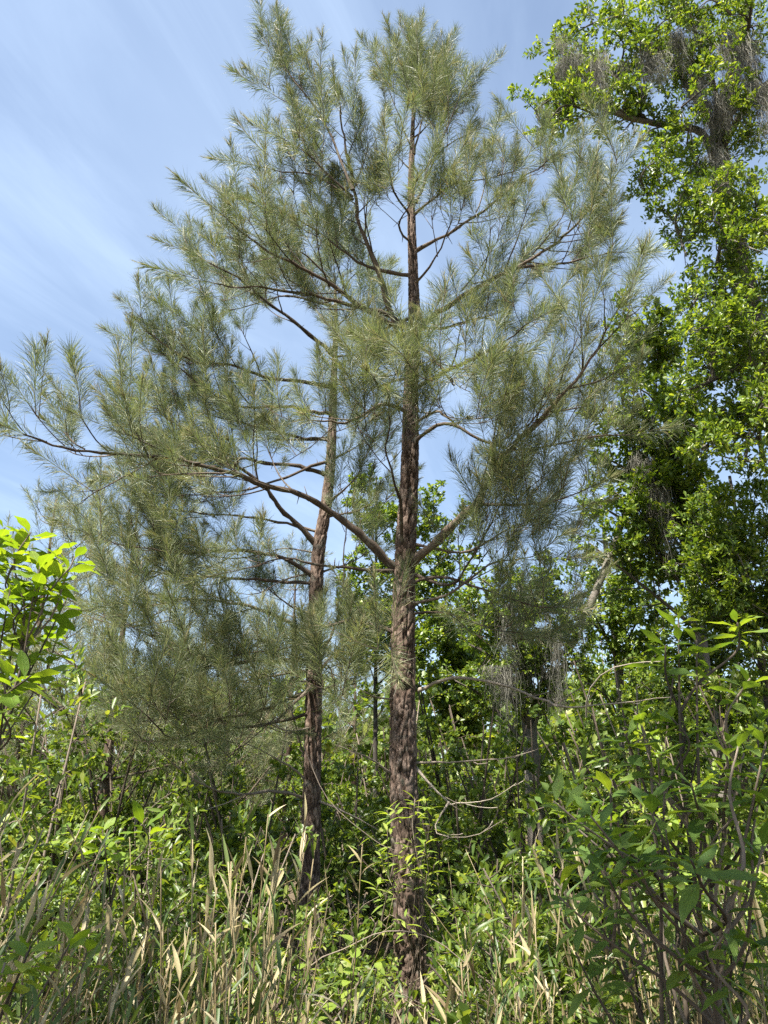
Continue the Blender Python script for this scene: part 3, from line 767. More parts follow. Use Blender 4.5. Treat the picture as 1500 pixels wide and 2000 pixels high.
# ------------------------------------------------------------------ broadleaf trees
def grow_branch(r, path, r0, level, out, spacing, frac, leafy_from=0.15, droop=0.0, wiggle=0.22):
    """recursive side branches; leaf anchors go on the last level"""
    seg = np.linalg.norm(np.diff(path, axis=0), axis=1); s = np.concatenate([[0], np.cumsum(seg)]); L = s[-1]
    out['wood'].append((path, r0, level))
    tan = nrm(np.gradient(path, axis=0))
    if level == 0:
        k = max(2, int(L / 0.07))
        for i in range(k):
            q = L * (leafy_from + (1 - leafy_from) * (i + 0.8) / k)
            out['anchor'].append([np.interp(q, s, path[:, c]) for c in range(3)]); out['dir'].append(tan[min(len(tan) - 1, int(q / L * (len(tan) - 1)))])
        return
    sp = spacing[level - 1]
    q = L * (0.12 if level < 2 else 0.2) + r.uniform(0, sp)
    while q < L * 0.99:
        p = np.array([np.interp(q, s, path[:, c]) for c in range(3)]); t = tan[min(len(tan) - 1, int(q / L * (len(tan) - 1)))]
        side = nrm(np.cross(t, r.normal(0, 1, 3)))
        d = nrm(t * r.uniform(0.3, 0.9) + side + UP * (0.12 - droop))
        ln = frac[level - 1] * r.uniform(0.5, 1.15) * (1.15 - 0.6 * q / L)
        n = 5; pts = [p]
        for i in range(n):
            d = nrm(d + r.normal(0, wiggle, 3) + UP * (0.06 - droop * 0.5)); pts.append(pts[-1] + d * ln / n)
        grow_branch(r, np.array(pts), max(0.003, r0 * 0.42 * (1 - 0.5 * q / L)), level - 1, out, spacing, frac, leafy_from, droop, wiggle)
        q += sp * r.uniform(0.6, 1.4)
def wood_geo(g, out, b, mat=0, min_r=0.0):
    for path, r0, lv in out['wood']:
        if r0 < min_r: continue
        n = len(path)
        tube(g, path - b, np.linspace(r0, max(0.0018, r0 * (0.35 if lv else 0.3)), n), 7 if r0 > 0.03 else (4 if r0 > 0.008 else 3), mat, rng.random(), 0.06)
def leaves_at(r, out, per, size, spread=0.9, flat=0.5):
    A = np.array(out['anchor']); D = np.array(out['dir']); n = len(A)
    A = np.repeat(A, per, 0); D = np.repeat(D, per, 0)
    side = nrm(np.cross(D, r.normal(0, 1, A.shape)))
    d = nrm(D * r.uniform(0.1, 0.9, (len(A), 1)) + side * spread + UP * 0.15)
    pos = A + r.normal(0, 0.018, A.shape)
    nm = nrm(np.array([0.0, 0, 1.0]) * flat + r.normal(0, 0.5, A.shape) + SUN_DIR * 0.25)
    y = d; z = nrm(nm - (nm * y).sum(1, keepdims=True) * y); x = np.cross(y, z)
    return pos, np.stack([x, y, z], 2), size * r.uniform(0.65, 1.2, len(A))
def broad_tree(name, base, label, cat, limbs, r, levels, spacing, frac, per, size, T, Tmesh, leafm, group=None, individual=300, droop=0.0, barkm=None):
    """limbs: (path, radius, level). First limb is the trunk part, the others are branch parts."""
    b = np.array(base, float)
    root = thing(name, base, label, cat, group)
    P_, R_, S_ = [], [], []
    for k, (path, r0, lv) in enumerate(limbs):
        out = dict(wood=[], anchor=[], dir=[])
        if lv < 0:
            out['wood'].append((path, r0, 3))
        else:
            grow_branch(r, path, r0, lv, out, spacing, frac, droop=droop)
        g = Geo(); wood_geo(g, out, b)
        obj('trunk' if k == 0 else 'branch', g.mesh('wood', [barkm or M_obark], True), root)
        if out['anchor']:
            p, f, s = leaves_at(r, out, per, size); P_.append(p); R_.append(f); S_.append(s)
    pos = np.concatenate(P_); rot = np.concatenate(R_); sc = np.concatenate(S_)
    order = np.argsort(np.linalg.norm(pos - EYE, axis=1))
    for i in order[:individual]:
        o = obj('leaf', Tmesh, root); place(o, pos[i] - b, rot[i], sc[i])
    rest = order[individual:]
    g = Geo(); scatter(g, T, pos[rest] - b, rot[rest], sc[rest])
    c = obj('crown', g.mesh('crown', [leafm]), root); c['kind'] = 'stuff'
    print(name, 'leaves', len(pos))
    return root
g = Geo(); g.add(T_obov[0], T_obov[1]); OAK_LEAF = g.mesh('leaf', [M_oleaf])
g = Geo(); g.add(T_diamond[0], T_diamond[1]); SMALL_LEAF = g.mesh('leaf', [M_uleaf])

def BL(pix, Y0, Y1, r0, lv):
    return (limb_path(pix, Y0, Y1), r0, lv)
def vertical_trunk(px, py_top, Y, r0, lean=0.0, z0=-0.1):
    t = P(px, py_top, Y)
    return spline([[t[0] - lean, Y, z0], [t[0] - lean * 0.4, Y, t[2] * 0.5], t], 20)
# big oak, upper right of the picture, hung with moss
r = np.random.default_rng(51)
ob = P(1400, 300, 9.0); ob_base = (ob[0] + 0.35, 9.0, 0.0)
oak_limbs = [
    (spline([[ob[0] + 0.35, 9.0, -0.1], [ob[0] + 0.3, 9.0, 3.0], [ob[0] + 0.15, 9.0, 6.0], P(1405, 320, 9.0), P(1440, 120, 9.0), P(1480, -120, 9.0)], 30), 0.24, -1),
    BL([(1400, 330), (1370, 260), (1300, 245), (1235, 232), (1190, 215), (1150, 200), (1125, 165), (1075, 150)], 9.0, 8.0, 0.06, 2),
    BL([(1300, 248), (1240, 225), (1190, 220), (1145, 195), (1105, 190), (1075, 230), (1050, 255)], 8.7, 7.9, 0.03, 1),
    BL([(1400, 260), (1350, 180), (1300, 110), (1240, 70), (1215, 30)], 9.0, 8.2, 0.05, 2),
    BL([(1410, 230), (1380, 120), (1350, 40), (1330, -60)], 9.0, 8.0, 0.05, 2),
    BL([(1430, 130), (1460, 60), (1470, -20)], 9.0, 7.8, 0.04, 2),
    BL([(1405, 300), (1450, 220), (1500, 160), (1560, 120)], 9.0, 8.0, 0.06, 2),
    BL([(1405, 330), (1370, 330), (1320, 350), (1270, 380), (1250, 350)], 9.0, 8.2, 0.035, 2),
    BL([(1410, 380), (1380, 420), (1330, 450), (1340, 500)], 9.0, 8.2, 0.035, 2),
    BL([(1420, 420), (1460, 430), (1510, 470)], 9.0, 8.0, 0.05, 2),
    BL([(1430, 560), (1400, 520), (1420, 470), (1480, 490)], 9.0, 7.8, 0.03, 2),
    BL([(1460, 640), (1420, 580), (1380, 560), (1350, 600)], 9.0, 8.2, 0.04, 2),
    BL([(1470, 660), (1430, 640), (1400, 650), (1370, 640)], 9.0, 7.6, 0.035, 2),
    BL([(1480, 720), (1440, 720), (1400, 740), (1350, 760)], 9.0, 7.8, 0.035, 2),
    BL([(1480, 740), (1500, 700), (1540, 650)], 9.0, 7.6, 0.035, 2),
    BL([(1480, 860), (1440, 850), (1400, 850), (1350, 830)], 9.0, 8.0, 0.035, 2),
    BL([(1490, 900), (1480, 820), (1490, 790)], 9.0, 7.4, 0.035, 2),
    BL([(1420, 500), (1440, 560), (1460, 600), (1500, 600)], 9.0, 9.6, 0.035, 2),
]
def attach(limbs, spots, r, r0=0.02, lo=0.45, hi=3.0):
    """more boughs: each runs from the nearest wood of the tree to a spot in the crown"""
    for (px1, py1, Y1) in spots:
        e = P(px1, py1, Y1)
        W = np.concatenate([l[0][2:] for l in limbs])
        d = np.linalg.norm(W - e, axis=1) + np.where(d_below(W, e), 0, 0.6)
        d[d < lo] = 9
        b = W[np.argmin(d)]
        mid = b + (e - b) * 0.5 + np.array([r.normal(0, 0.08), r.normal(0, 0.08), r.uniform(-0.02, 0.18)])
        limbs.append((spline([b, mid, e], 9), r0 * r.uniform(0.7, 1.2), 2))
def d_below(W, e):
    return W[:, 2] < e[2] + 0.1
oak_spots = [(1060, 110), (1100, 85), (1140, 150), (1080, 190), (1180, 140), (1200, 60), (1230, 30), (1220, 130), (1270, 110), (1260, 180), (1300, 70), (1310, 150), (1340, 20), (1350, 110), (1330, 210),
    (1380, 60), (1400, 150), (1420, 30), (1440, 110), (1460, 200), (1490, 80), (1480, 260), (1210, 190), (1170, 225), (1070, 240), (1280, 330), (1310, 300), (1330, 380), (1290, 400), (1350, 440),
    (1390, 400), (1430, 350), (1480, 350), (1420, 470), (1470, 440), (1390, 590), (1430, 560), (1490, 540), (1355, 640), (1400, 670), (1450, 640), (1370, 720), (1420, 730), (1480, 710), (1350, 800),
    (1400, 800), (1450, 820), (1490, 780), (1380, 880), (1440, 900), (1490, 900), (1470, 560), (1480, 640), (1470, 700), (1480, 830), (1430, 660), (1450, 300), (1400, 350), (1490, 420), (1320, 120), (1290, 30), (1250, 80), (1370, 10), (1400, 90), (1150, 110), (1110, 160)]
attach(oak_limbs, [(a, c, 7.7 + 1.2 * r.random() ** 1.2) for a, c in oak_spots], r)
broad_tree('oak_tree', ob_base, 'large oak hung with grey moss reaching in from the top corner', 'oak tree', oak_limbs, r, 2, (0.065, 0.10), (0.26, 0.5), 7, 0.082, T_obov, OAK_LEAF, M_oleaf, 'oaks behind the pines', 300)

# second oak lower on that side and two mossy oaks farther in
def simple_oak(px, py_top, Y, label, seed, spots, r0=0.14, size=0.08, per=8, sp=(0.07, 0.115), fr=(0.32, 0.62), individual=0, lean=0.0, T=None, extra=()):
    r = np.random.default_rng(seed)
    tr = vertical_trunk(px, py_top, Y, r0, lean)
    limbs = [(tr, r0, -1)] + list(extra)
    for (px1, py1, Y1) in spots:
        e = P(px1, py1, Y1)
        d = np.hypot(e[0] - tr[-1][0], e[1] - Y)
        z = np.clip(e[2] - 0.55 * d - 0.3, 0.4, tr[-1][2] - 0.1)
        b = np.array([np.interp(z, tr[:, 2], tr[:, k]) for k in range(3)])
        mid = b + (e - b) * 0.5 + np.array([r.normal(0, 0.12), r.normal(0, 0.12), r.uniform(0.0, 0.25)])
        limbs.append((spline([b, mid, e], 10), 0.035 * r0 / 0.14 * r.uniform(0.7, 1.1), 2))
    return broad_tree('oak_tree', (tr[0][0], Y, 0.0), label, 'oak tree', limbs, r, 2, sp, fr, per, size, T or T_diamond, OAK_LEAF, M_oleaf, 'oaks behind the pines', individual)
simple_oak(1290, 700, 11.0, 'mid-height oak with a dark leaning limb below the big mossy oak', 52,
    [(1200, 660, 10.6), (1270, 650, 10.4), (1320, 690, 10.6), (1180, 740, 10.4), (1250, 760, 10), (1330, 780, 10.2), (1200, 820, 10.2), (1300, 860, 10), (1160, 880, 10.4),
     (1240, 900, 10.2), (1350, 900, 10), (1160, 980, 10.6), (1320, 980, 10.4), (1210, 700, 11.5), (1290, 800, 11.4), (1240, 1040, 10.3), (1380, 960, 10.4), (1150, 1060, 10.6), (1290, 620, 10.4), (1230, 600, 10.8), (1170, 800, 10.2), (1370, 840, 10.2), (1290, 940, 10.2), (1200, 960, 10), (1400, 1020, 10.2)], 0.13, 0.09,
    extra=[(limb_path([(1145, 1200), (1190, 1090), (1225, 990), (1265, 880), (1280, 760)], 10.8, 10.8), 0.06, -1)])
simple_oak(1425, 930, 9.5, 'leafy small oak in front of the sky gap by the picture edge', 53,
    [(1400, 990, 8.6), (1450, 980, 8.8), (1490, 1000, 8.6), (1380, 1060, 8.8), (1440, 1080, 8.5), (1495, 1100, 8.6), (1350, 1010, 8.8), (1470, 1180, 8.6), (1400, 1170, 8.9), (1480, 930, 9), (1360, 1120, 8.8), (1430, 1020, 8.6), (1490, 1250, 8.6), (1340, 1090, 9)], 0.06, 0.085, T=T_obov)
simple_oak(1015, 1120, 12.5, 'dark mossy oak trunk behind the arching dead branch', 54,
    [(960, 1180, 12), (1060, 1160, 12), (1000, 1230, 11.6), (920, 1260, 12), (1100, 1220, 12), (1050, 1280, 11.8), (1130, 1290, 12), (960, 1320, 12), (1150, 1200, 12), (890, 1330, 12), (940, 1130, 12), (1000, 1130, 11.8), (1080, 1120, 12), (1110, 1340, 12), (900, 1190, 12), (1040, 1350, 12)], 0.17, 0.08, 7)
simple_oak(1180, 1040, 13.5, 'farther oak with bare lower trunk between the mossy trunks', 55,
    [(1120, 1120, 13), (1220, 1110, 13), (1260, 1180, 12.6), (1160, 1200, 13), (1210, 1260, 13), (1290, 1260, 13), (1310, 1120, 13), (1100, 1180, 13), (1250, 1060, 13), (1180, 1000, 13), (1320, 1200, 12.6), (1230, 1330, 12.6), (1140, 1330, 12.8)], 0.12, 0.09, 7)
simple_oak(735, 930, 15.0, 'green broadleaf tree showing in the gap between the two pine trunks', 56,
    [(720, 950, 14.6), (700, 1010, 14.5), (750, 1000, 14.5), (720, 1080, 14.3), (690, 1130, 14.4), (750, 1120, 14.4), (720, 1180, 14.3), (850, 1000, 14.8), (880, 1080, 14.6), (860, 960, 15),
     (900, 1010, 15), (700, 1200, 14.6), (940, 1080, 15), (850, 1160, 15), (880, 1230, 15), (850, 1300, 14.6), (920, 1180, 15), (840, 1240, 14.6), (700, 1270, 14.6), (740, 1250, 14.6)], 0.055, 0.10, 7)
simple_oak(900, 1150, 17.0, 'far green tree closing the gap just beside the tallest trunk', 59,
    [(860, 1190, 16.5), (900, 1170, 16.5), (940, 1210, 16.5), (850, 1250, 16.2), (890, 1260, 16.2), (930, 1290, 16.2), (860, 1320, 16), (910, 1350, 16), (960, 1340, 16), (880, 1390, 16), (840, 1370, 16)], 0.07, 0.13, 7)
simple_oak(1370, 1200, 11.5, 'slim oak with dark straight trunk behind the pointed-leaf sapling', 57,
    [(1330, 1250, 11), (1400, 1230, 11), (1450, 1290, 11), (1300, 1310, 11), (1380, 1340, 10.8), (1480, 1250, 11), (1250, 1330, 11), (1420, 1170, 11), (1490, 1340, 11), (1440, 1380, 11), (1340, 1400, 11)], 0.11, 0.085, 7)

# unseen oak added behind the viewer for dappled shade on near canes and sapling
r = np.random.default_rng(58)
tr = spline([[1.0, -2.6, -0.1], [0.95, -2.4, 3.0], [0.7, -1.8, 6.2]], 16)
limbs = [(tr, 0.16, -1)]
for k in range(36):
    a = r.uniform(0, 6.28); q = math.sqrt(r.random())
    e = np.array([-0.7 + 3.4 * q * math.cos(a), -0.8 + 1.2 * q * math.sin(a), r.uniform(6.4, 8.0)])
    if math.hypot(e[0] + 0.5, e[1] - 0.95) < 1.0: continue
    limbs.append((spline([tr[-1 - k % 5], (tr[-1] + e) / 2 + UP * 0.2, e], 9), 0.03, 2))
for k in range(14):
    e = np.array([r.uniform(-4.4, -2.9), r.uniform(-0.8, 0.5), r.uniform(6.5, 7.8)])
    limbs.append((spline([tr[-1 - k % 5], (tr[-1] + e) / 2 + UP * 0.3, e], 9), 0.03, 2))
for k in range(26):
    e = np.array([r.uniform(-2.9, 2.6), r.uniform(0.3, 1.9), r.uniform(6.5, 7.8)])
    if math.hypot(e[0] + 0.5, e[1] - 0.95) < 1.15: continue
    limbs.append((spline([tr[-1 - k % 5], (tr[-1] + e) / 2 + UP * 0.3, e], 9), 0.03, 2))
broad_tree('oak_tree', (1.0, -2.6, 0), 'unseen oak added behind the viewer to shade the near canes', 'oak tree', limbs, r, 2, (0.16, 0.22), (0.35, 0.7), 6, 0.095, T_diamond, OAK_LEAF, M_oleaf, 'oaks behind the pines', 0)

# ------------------------------------------------------------------ hanging moss
def moss(px, py, Y, w, length, n, label, seed, lean=0.0):
    """beards of thin curling strands hung from one stretch of limb"""
    r = np.random.default_rng(seed)
    top = P(px, py, Y - 0.25); g = Geo(); k = 7; length *= 1.15; n *= 1.3
    nb = max(4, int(n / 16)); t = np.linspace(0, 1, k)
    for bq in range(nb):
        bx, by = r.normal(0, w * 0.6), r.normal(0, 0.10)
        bl = length * r.uniform(0.35, 1.0) * math.exp(-0.4 * (bx / w) ** 2)
        bow = r.normal(0, 0.05, 2); tone = r.random() * 0.6
        bz = -0.25 * abs(bx) + r.normal(0, 0.06)
        for i in range(26):
            ln = bl * (0.3 + 0.7 * r.random() ** 0.6)
            o = r.normal(0, 0.045, 2)
            wob = np.cumsum(r.normal(0, 0.032, (k, 2)), 0)
            env = 0.7 + 0.9 * t - 1.3 * t ** 2
            pts = np.stack([bx + o[0] * env + bow[0] * t + wob[:, 0], by + o[1] * env + bow[1] * t + wob[:, 1], bz - t * ln], -1)
            ww = r.uniform(0.0018, 0.0042) * np.linspace(1.1, 0.3, k)
            a = r.uniform(0, 6.28); sd = np.array([math.cos(a), math.sin(a), 0])
            V = np.stack([pts - sd * ww[:, None], pts + sd * ww[:, None]], 1).reshape(-1, 3)
            g.add(V, np.array([[0, 1, 3, 2]]) + np.arange(k - 1)[:, None] * 2, 0, min(0.99, tone + 0.35 * r.random()))
        m = 300; q = r.random(m) ** 1.2
        b = np.stack([bx + r.normal(0, 0.045, m) + bow[0] * q, by + r.normal(0, 0.045, m) + bow[1] * q, bz - q * bl * 0.95], -1)
        e = b + r.normal(0, 0.04, (m, 3)) + [0, 0, -0.02]; s2 = nrm(r.normal(0, 1, (m, 3))) * 0.002
        g.add(np.stack([b - s2, b + s2, e], 1).reshape(-1, 3), np.array([[0, 1, 2]]) + (np.arange(m) * 3)[:, None], 0, tone + 0.2)
    o = obj('hanging_moss', g.mesh('hanging_moss', [M_moss])); o.location = top
    tag(o, label, 'moss', 'grey moss hanging from the oaks')
moss(1130, 105, 8.0, 0.22, 0.75, 130, 'grey moss draped over the bend at the end of the big oak\'s long limb', 61)
moss(1165, 120, 8.0, 0.10, 1.2, 110, 'long narrow moss beard hanging toward the pine from the big oak\'s long limb', 62)
moss(1270, 100, 8.3, 0.25, 0.9, 120, 'grey moss hanging under the second upper limb of the big oak', 63)
moss(1320, 60, 8.4, 0.2, 0.7, 90, 'grey moss high in the sunlit top of the big oak', 64)
moss(1385, 190, 8.7, 0.25, 1.0, 220, 'broad sunlit moss curtain against the big oak\'s trunk', 65)
moss(1350, 150, 8.8, 0.15, 0.9, 110, 'moss strands beside the broad sunlit moss curtain', 66)
moss(1440, 80, 8.6, 0.35, 1.5, 240, 'dark shaded moss curtain over the upper trunk of the big oak', 67)
moss(1480, 160, 8.5, 0.25, 1.2, 150, 'shaded moss at the picture edge beside the big oak\'s trunk', 68)
moss(1400, 300, 8.8, 0.2, 1.0, 130, 'moss wrapped low around the big oak\'s trunk', 69)
moss(1285, 960, 10.6, 0.25, 1.2, 130, 'grey moss curtain on the mid-height oak below the leafy crown', 70)
moss(1245, 900, 10.6, 0.2, 0.8, 80, 'moss strands next to the dark leaning limb of the mid-height oak', 71)
moss(1330, 980, 10.8, 0.2, 0.9, 70, 'thin moss by the sky gap on the mid-height oak', 72)
moss(1020, 1180, 12.0, 0.35, 1.6, 90, 'moss hanging down the dark trunk behind the arching dead branch', 73)
moss(1080, 1250, 12.0, 0.35, 1.3, 60, 'thin moss curtain between the dark trunk and the farther oak', 74)
moss(1130, 1150, 12.2, 0.3, 1.2, 60, 'moss above the arching dead branch near the farther oak', 75)
moss(990, 1300, 12.0, 0.25, 1.2, 90, 'low moss strands beside the dark mossy trunk', 76)
# ------------------------------------------------------------------ undergrowth mass behind the trunks
def bush_mass(name, label, specs, seed, T, leafm, per=6, twigs=10, size=0.07, min_r=0.0):
    r = np.random.default_rng(seed)
    g = Geo(); gp, gr, gs = [], [], []
    for (x, y, h, wd, dens) in specs:
        out = dict(wood=[], anchor=[], dir=[])
        for s in range(5):
            a = r.uniform(0, 6.28); d = np.array([math.cos(a), math.sin(a), 0]) * wd
            b = np.array([x, y, -0.05]) + d * 0.15
            hh = h * r.uniform(0.6, 1.05)
            st = spline([b, b + d * 0.3 + UP * hh * 0.5, b + d * 0.8 + UP * hh], 7)
            out['wood'].append((st, 0.012 + 0.004 * h, 2))
            for k in range(int(twigs * dens)):
                f = r.uniform(0.12, 1.0)
                p = np.array([np.interp(f * 6, np.arange(7), st[:, c]) for c in range(3)])
                a2 = r.uniform(0, 6.28)
                dd = nrm([math.cos(a2), math.sin(a2), r.uniform(-0.1, 0.7)])
                ln = r.uniform(0.25, 0.6) * wd * 0.7
                e = p + dd * ln + [0, 0, -0.05 * ln]
                out['wood'].append((np.array([p, (p + e) / 2 + UP * 0.04, e]), 0.005, 0))
                for q in (0.4, 0.65, 0.85, 1.0):
                    out['anchor'].append(p + (e - p) * q); out['dir'].append(dd)
        wood_geo(g, out, np.zeros(3), 1, min_r)
        p, f, s = leaves_at(r, out, per, size, flat=0.7); gp.append(p); gr.append(f); gs.append(s)
    pos = np.concatenate(gp)
    scatter(g, T, pos, np.concatenate(gr), np.concatenate(gs))
    o = obj(name, g.mesh(name, [leafm, M_stem])); tag(o, label, kind='stuff')
    print(name, 'leaves', len(pos))
r = np.random.default_rng(81)
specs = []
for i in range(95):
    y = r.uniform(8.9, 14.5); x = r.uniform(-0.62 * y, 0.62 * y)
    top = 1.7 + y * math.tan(math.radians(r.uniform(-1.0, 6.5))) + (0.6 if x > 1 else 0)
    specs.append((x, y, max(1.2, top), r.uniform(0.7, 1.1), 1.0))
for _px, _py in ((205, 1390), (160, 1400), (260, 1410), (120, 1420), (500, 1400), (690, 1390), (900, 1370)):
    specs.append((ground_x(_px, 9.4), 9.4, P(_px, _py, 9.4)[2], 0.8, 1.0))
bush_mass('undergrowth', 'dense green understory leaves behind the pine trunks', specs, 82, T_diamond, M_uleaf, 6, 11, 0.09)
specs = []
for i in range(120):
    y = r.uniform(3.3, 8.6); x = r.uniform(-0.6 * y, 0.6 * y)
    col = 750 + x / y * 1560
    if abs(col - 800) < 85 or abs(col - 607) < 60: continue
    specs.append((x, y, r.uniform(0.3, 0.75) + 0.06 * y, r.uniform(0.4, 0.75), 0.8))
bush_mass('ground_cover', 'low leafy shrubs and weeds between the canes and the trunks', specs, 83, T_diamond, M_uleaf, 4, 8, 0.07)
specs = []
for i in range(70):
    y = r.uniform(20, 42); x = r.uniform(-0.7 * y, 0.7 * y)
    el = r.uniform(3, 10.5) + (2.5 if x / y > 0.1 else 0)
    specs.append((x, y, 1.7 + y * math.tan(math.radians(el)), r.uniform(1.8, 3.0), 1.4))
bush_mass('distant_woods', 'far wood that closes the view behind the thicket', specs, 84, T_diamond, M_uleaf, 4, 12, 0.32, 0.02)

# ------------------------------------------------------------------ near shrubs with large leaves
def tmesh(T, mat, name='leaf'):
    g = Geo(); g.add(T[0], T[1]); return g.mesh(name, [mat], True)
def warped(T, seed):
    """the same leaf curled, twisted and waved along its edge"""
    r = np.random.default_rng(seed); V = T[0].copy(); x, y, z = V.T.copy()
    a = r.normal(0, 0.5) * y; c, sn = np.cos(a), np.sin(a)
    z = z + 0.035 * np.sin(y * r.uniform(9, 16) + r.uniform(0, 6)) * np.abs(x) / 0.2 + r.normal(-0.05, 0.12) * y ** 2
    x2 = x * c - z * sn + r.normal(0, 0.06) * y ** 2; z2 = x * sn + z * c
    return np.stack([x2 * r.uniform(0.8, 1.15), y, z2], -1), T[1]
BROAD = [tmesh(warped(T, 500 + i), M_bleaf) for i, T in enumerate((T_broad, T_broad2) * 4)]
POINT = [tmesh(warped(T, 520 + i), M_dleaf) for i, T in enumerate((T_point, T_point2) * 4)]
VINE = [tmesh(T_lance, M_vleaf), tmesh(T_heart, M_vleaf)]
def shrub(name, label, cat, base, clusters, meshes, size, seed, stem_r=0.009, group=None, stemm=None):
    """clusters: (px, py, Y, leaves, spread) rosettes at stem tips; stems run from the base"""
    r = np.random.default_rng(seed)
    b = np.array([base[0], base[1], 0.0])
    root = thing(name, b, label, cat, group)
    mains = []
    for q, (px, py, Y, nl, spread) in enumerate(clusters):
        e = P(px, py, Y) - b
        if mains and q % 4:
            k = int(np.argmin([np.linalg.norm(m[-1][:2] - e[:2]) for m in mains])); m = mains[k]
            i0 = int(np.argmin(np.linalg.norm(m[:-1] - (e - nrm(e) * 0.12 - UP * 0.28), axis=1)))
            a0 = m[max(2, i0)]
            dr = e - a0; L0 = np.linalg.norm(dr)
            st = spline([a0, a0 + dr * 0.4 + np.array([*r.normal(0, 0.04, 2), -0.06 * L0]) , a0 + dr * 0.75 + np.array([*r.normal(0, 0.03, 2), -0.04 * L0]), e], 14)
        else:
            off = r.normal(0, 0.06, 3) * [1, 1, 0]
            pts = [off - UP * 0.04]
            for u in (0.25, 0.5, 0.75):
                pts.append(off + (e - off) * np.array([u ** 1.5, u ** 1.5, u]) + np.array([*r.normal(0, 0.045, 2), 0]))
            st = spline(pts + [e], 14); mains.append(st)
        g = Geo(); tube(g, st, np.linspace(stem_r * (0.5 if (mains and st is not mains[-1]) else 1), 0.003, 14), 6, 0, r.random(), 0.04)
        obj('stem', g.mesh('stem', [stemm or M_stem], True), root)
        ax = nrm(st[-1] - st[-3])
        for k in range(nl):
            f = (k + 0.5) / nl
            back = (1 - f) * spread
            s = max(1.0, 13 - back / (np.linalg.norm(st[-1] - st[0]) / 13))
            p = np.array([np.interp(s, np.arange(14), st[:, c]) for c in range(3)])
            a = k * 2.4 + r.normal(0, 0.3)
            ax2 = nrm(ax + UP * 0.9); ff = frames(ax2[None])[0]
            rad = math.cos(a) * ff[:, 0] + math.sin(a) * ff[:, 2]
            d = nrm(ax2 * (-0.1 + 0.95 * f ** 1.5) + rad * r.uniform(0.8, 1.1) + UP * r.normal(0, 0.1))
            nm = nrm(UP * 1.1 + ax2 * 0.4 - rad * 0.25 + r.normal(0, 0.22, 3))
            o = obj('leaf', meshes[r.integers(0, len(meshes))], root)
            place(o, p, frames(d[None], nm)[0], size * r.uniform(0.7, 1.15) * (0.75 + 0.35 * math.sin(math.pi * min(1, f * 0.9 + 0.1))))
    return root
shrub('shrub', 'yellow-green broad-leaved shrub standing tall at the picture edge', 'shrub', (-1.62, 3.1),
      [(100, 1075, 3.0, 13, 0.22), (135, 1110, 2.9, 9, 0.15), (30, 1100, 3.0, 11, 0.2), (60, 1150, 3.1, 11, 0.25), (0, 1060, 3.0, 8, 0.15), (85, 1160, 2.95, 9, 0.2), (30, 1220, 3.0, 10, 0.3),
       (60, 1320, 2.7, 8, 0.14), (15, 1310, 2.8, 9, 0.2), (110, 1250, 3.3, 9, 0.25), (20, 1400, 2.9, 8, 0.25), (-30, 1180, 3.0, 10, 0.25), (70, 1230, 3.3, 10, 0.3), (0, 1250, 3.2, 10, 0.3), (50, 1075, 3.1, 10, 0.2), (110, 1130, 3.05, 9, 0.2), (20, 1150, 2.9, 10, 0.2), (80, 1100, 2.9, 10, 0.2), (40, 1290, 3.1, 9, 0.25), (90, 1200, 3.2, 9, 0.25), (130, 1170, 3.2, 9, 0.25), (150, 1080, 3.0, 7, 0.15), (10, 1030, 3.0, 9, 0.15), (60, 1040, 3.0, 9, 0.15)], BROAD, 0.12, 91)
shrub('shrub', 'low broad-leaved sprout in front of the tan canes', 'shrub', (-1.15, 2.6),
      [(60, 1850, 2.4, 9, 0.12), (10, 1880, 2.4, 8, 0.12), (145, 1830, 2.6, 8, 0.12), (175, 1840, 2.7, 6, 0.1)], BROAD, 0.10, 92)
shrub('shrub', 'small broad-leaved sprig rising above the tan canes', 'shrub', (-1.35, 4.2),
      [(200, 1620, 4.0, 7, 0.15), (275, 1600, 4.0, 6, 0.12), (130, 1610, 4.0, 7, 0.15), (230, 1660, 4.1, 6, 0.15)], BROAD, 0.13, 93)
rs = np.random.default_rng(94)
cl = [(1325, 1210, 3.0, 14, 0.22), (1300, 1260, 2.95, 9, 0.15), (1440, 1215, 3.1, 11, 0.12), (1465, 1325, 2.8, 10, 0.12), (1360, 1250, 3.0, 7, 0.12), (1240, 1390, 2.9, 8, 0.15), (1310, 1400, 2.9, 10, 0.15),
      (1220, 1430, 2.8, 8, 0.15), (1370, 1440, 3.0, 9, 0.2), (1285, 1480, 2.8, 10, 0.2), (1420, 1490, 2.9, 10, 0.2), (1350, 1530, 2.7, 9, 0.2), (1260, 1560, 2.6, 10, 0.2), (1440, 1580, 2.8, 10, 0.2),
      (1350, 1680, 2.2, 11, 0.15), (1180, 1650, 2.5, 9, 0.2), (1300, 1620, 2.6, 9, 0.2), (1490, 1650, 2.5, 9, 0.2), (1180, 1700, 2.4, 9, 0.2), (1090, 1750, 2.6, 7, 0.2), (1420, 1720, 2.4, 9, 0.2),
      (1130, 1620, 2.8, 8, 0.2), (1500, 1500, 2.7, 9, 0.2), (1480, 1420, 2.9, 9, 0.2)]
for k in range(30):
    cl.append((rs.uniform(1060, 1510), rs.uniform(1400, 1900), rs.uniform(2.3, 3.2), 9, 0.2))
shrub('sapling', 'dark-stemmed sapling with long pointed leaves, its sunlit tip against the mossy oaks', 'sapling', (0.95, 2.9), cl, POINT, 0.125, 95, 0.014)
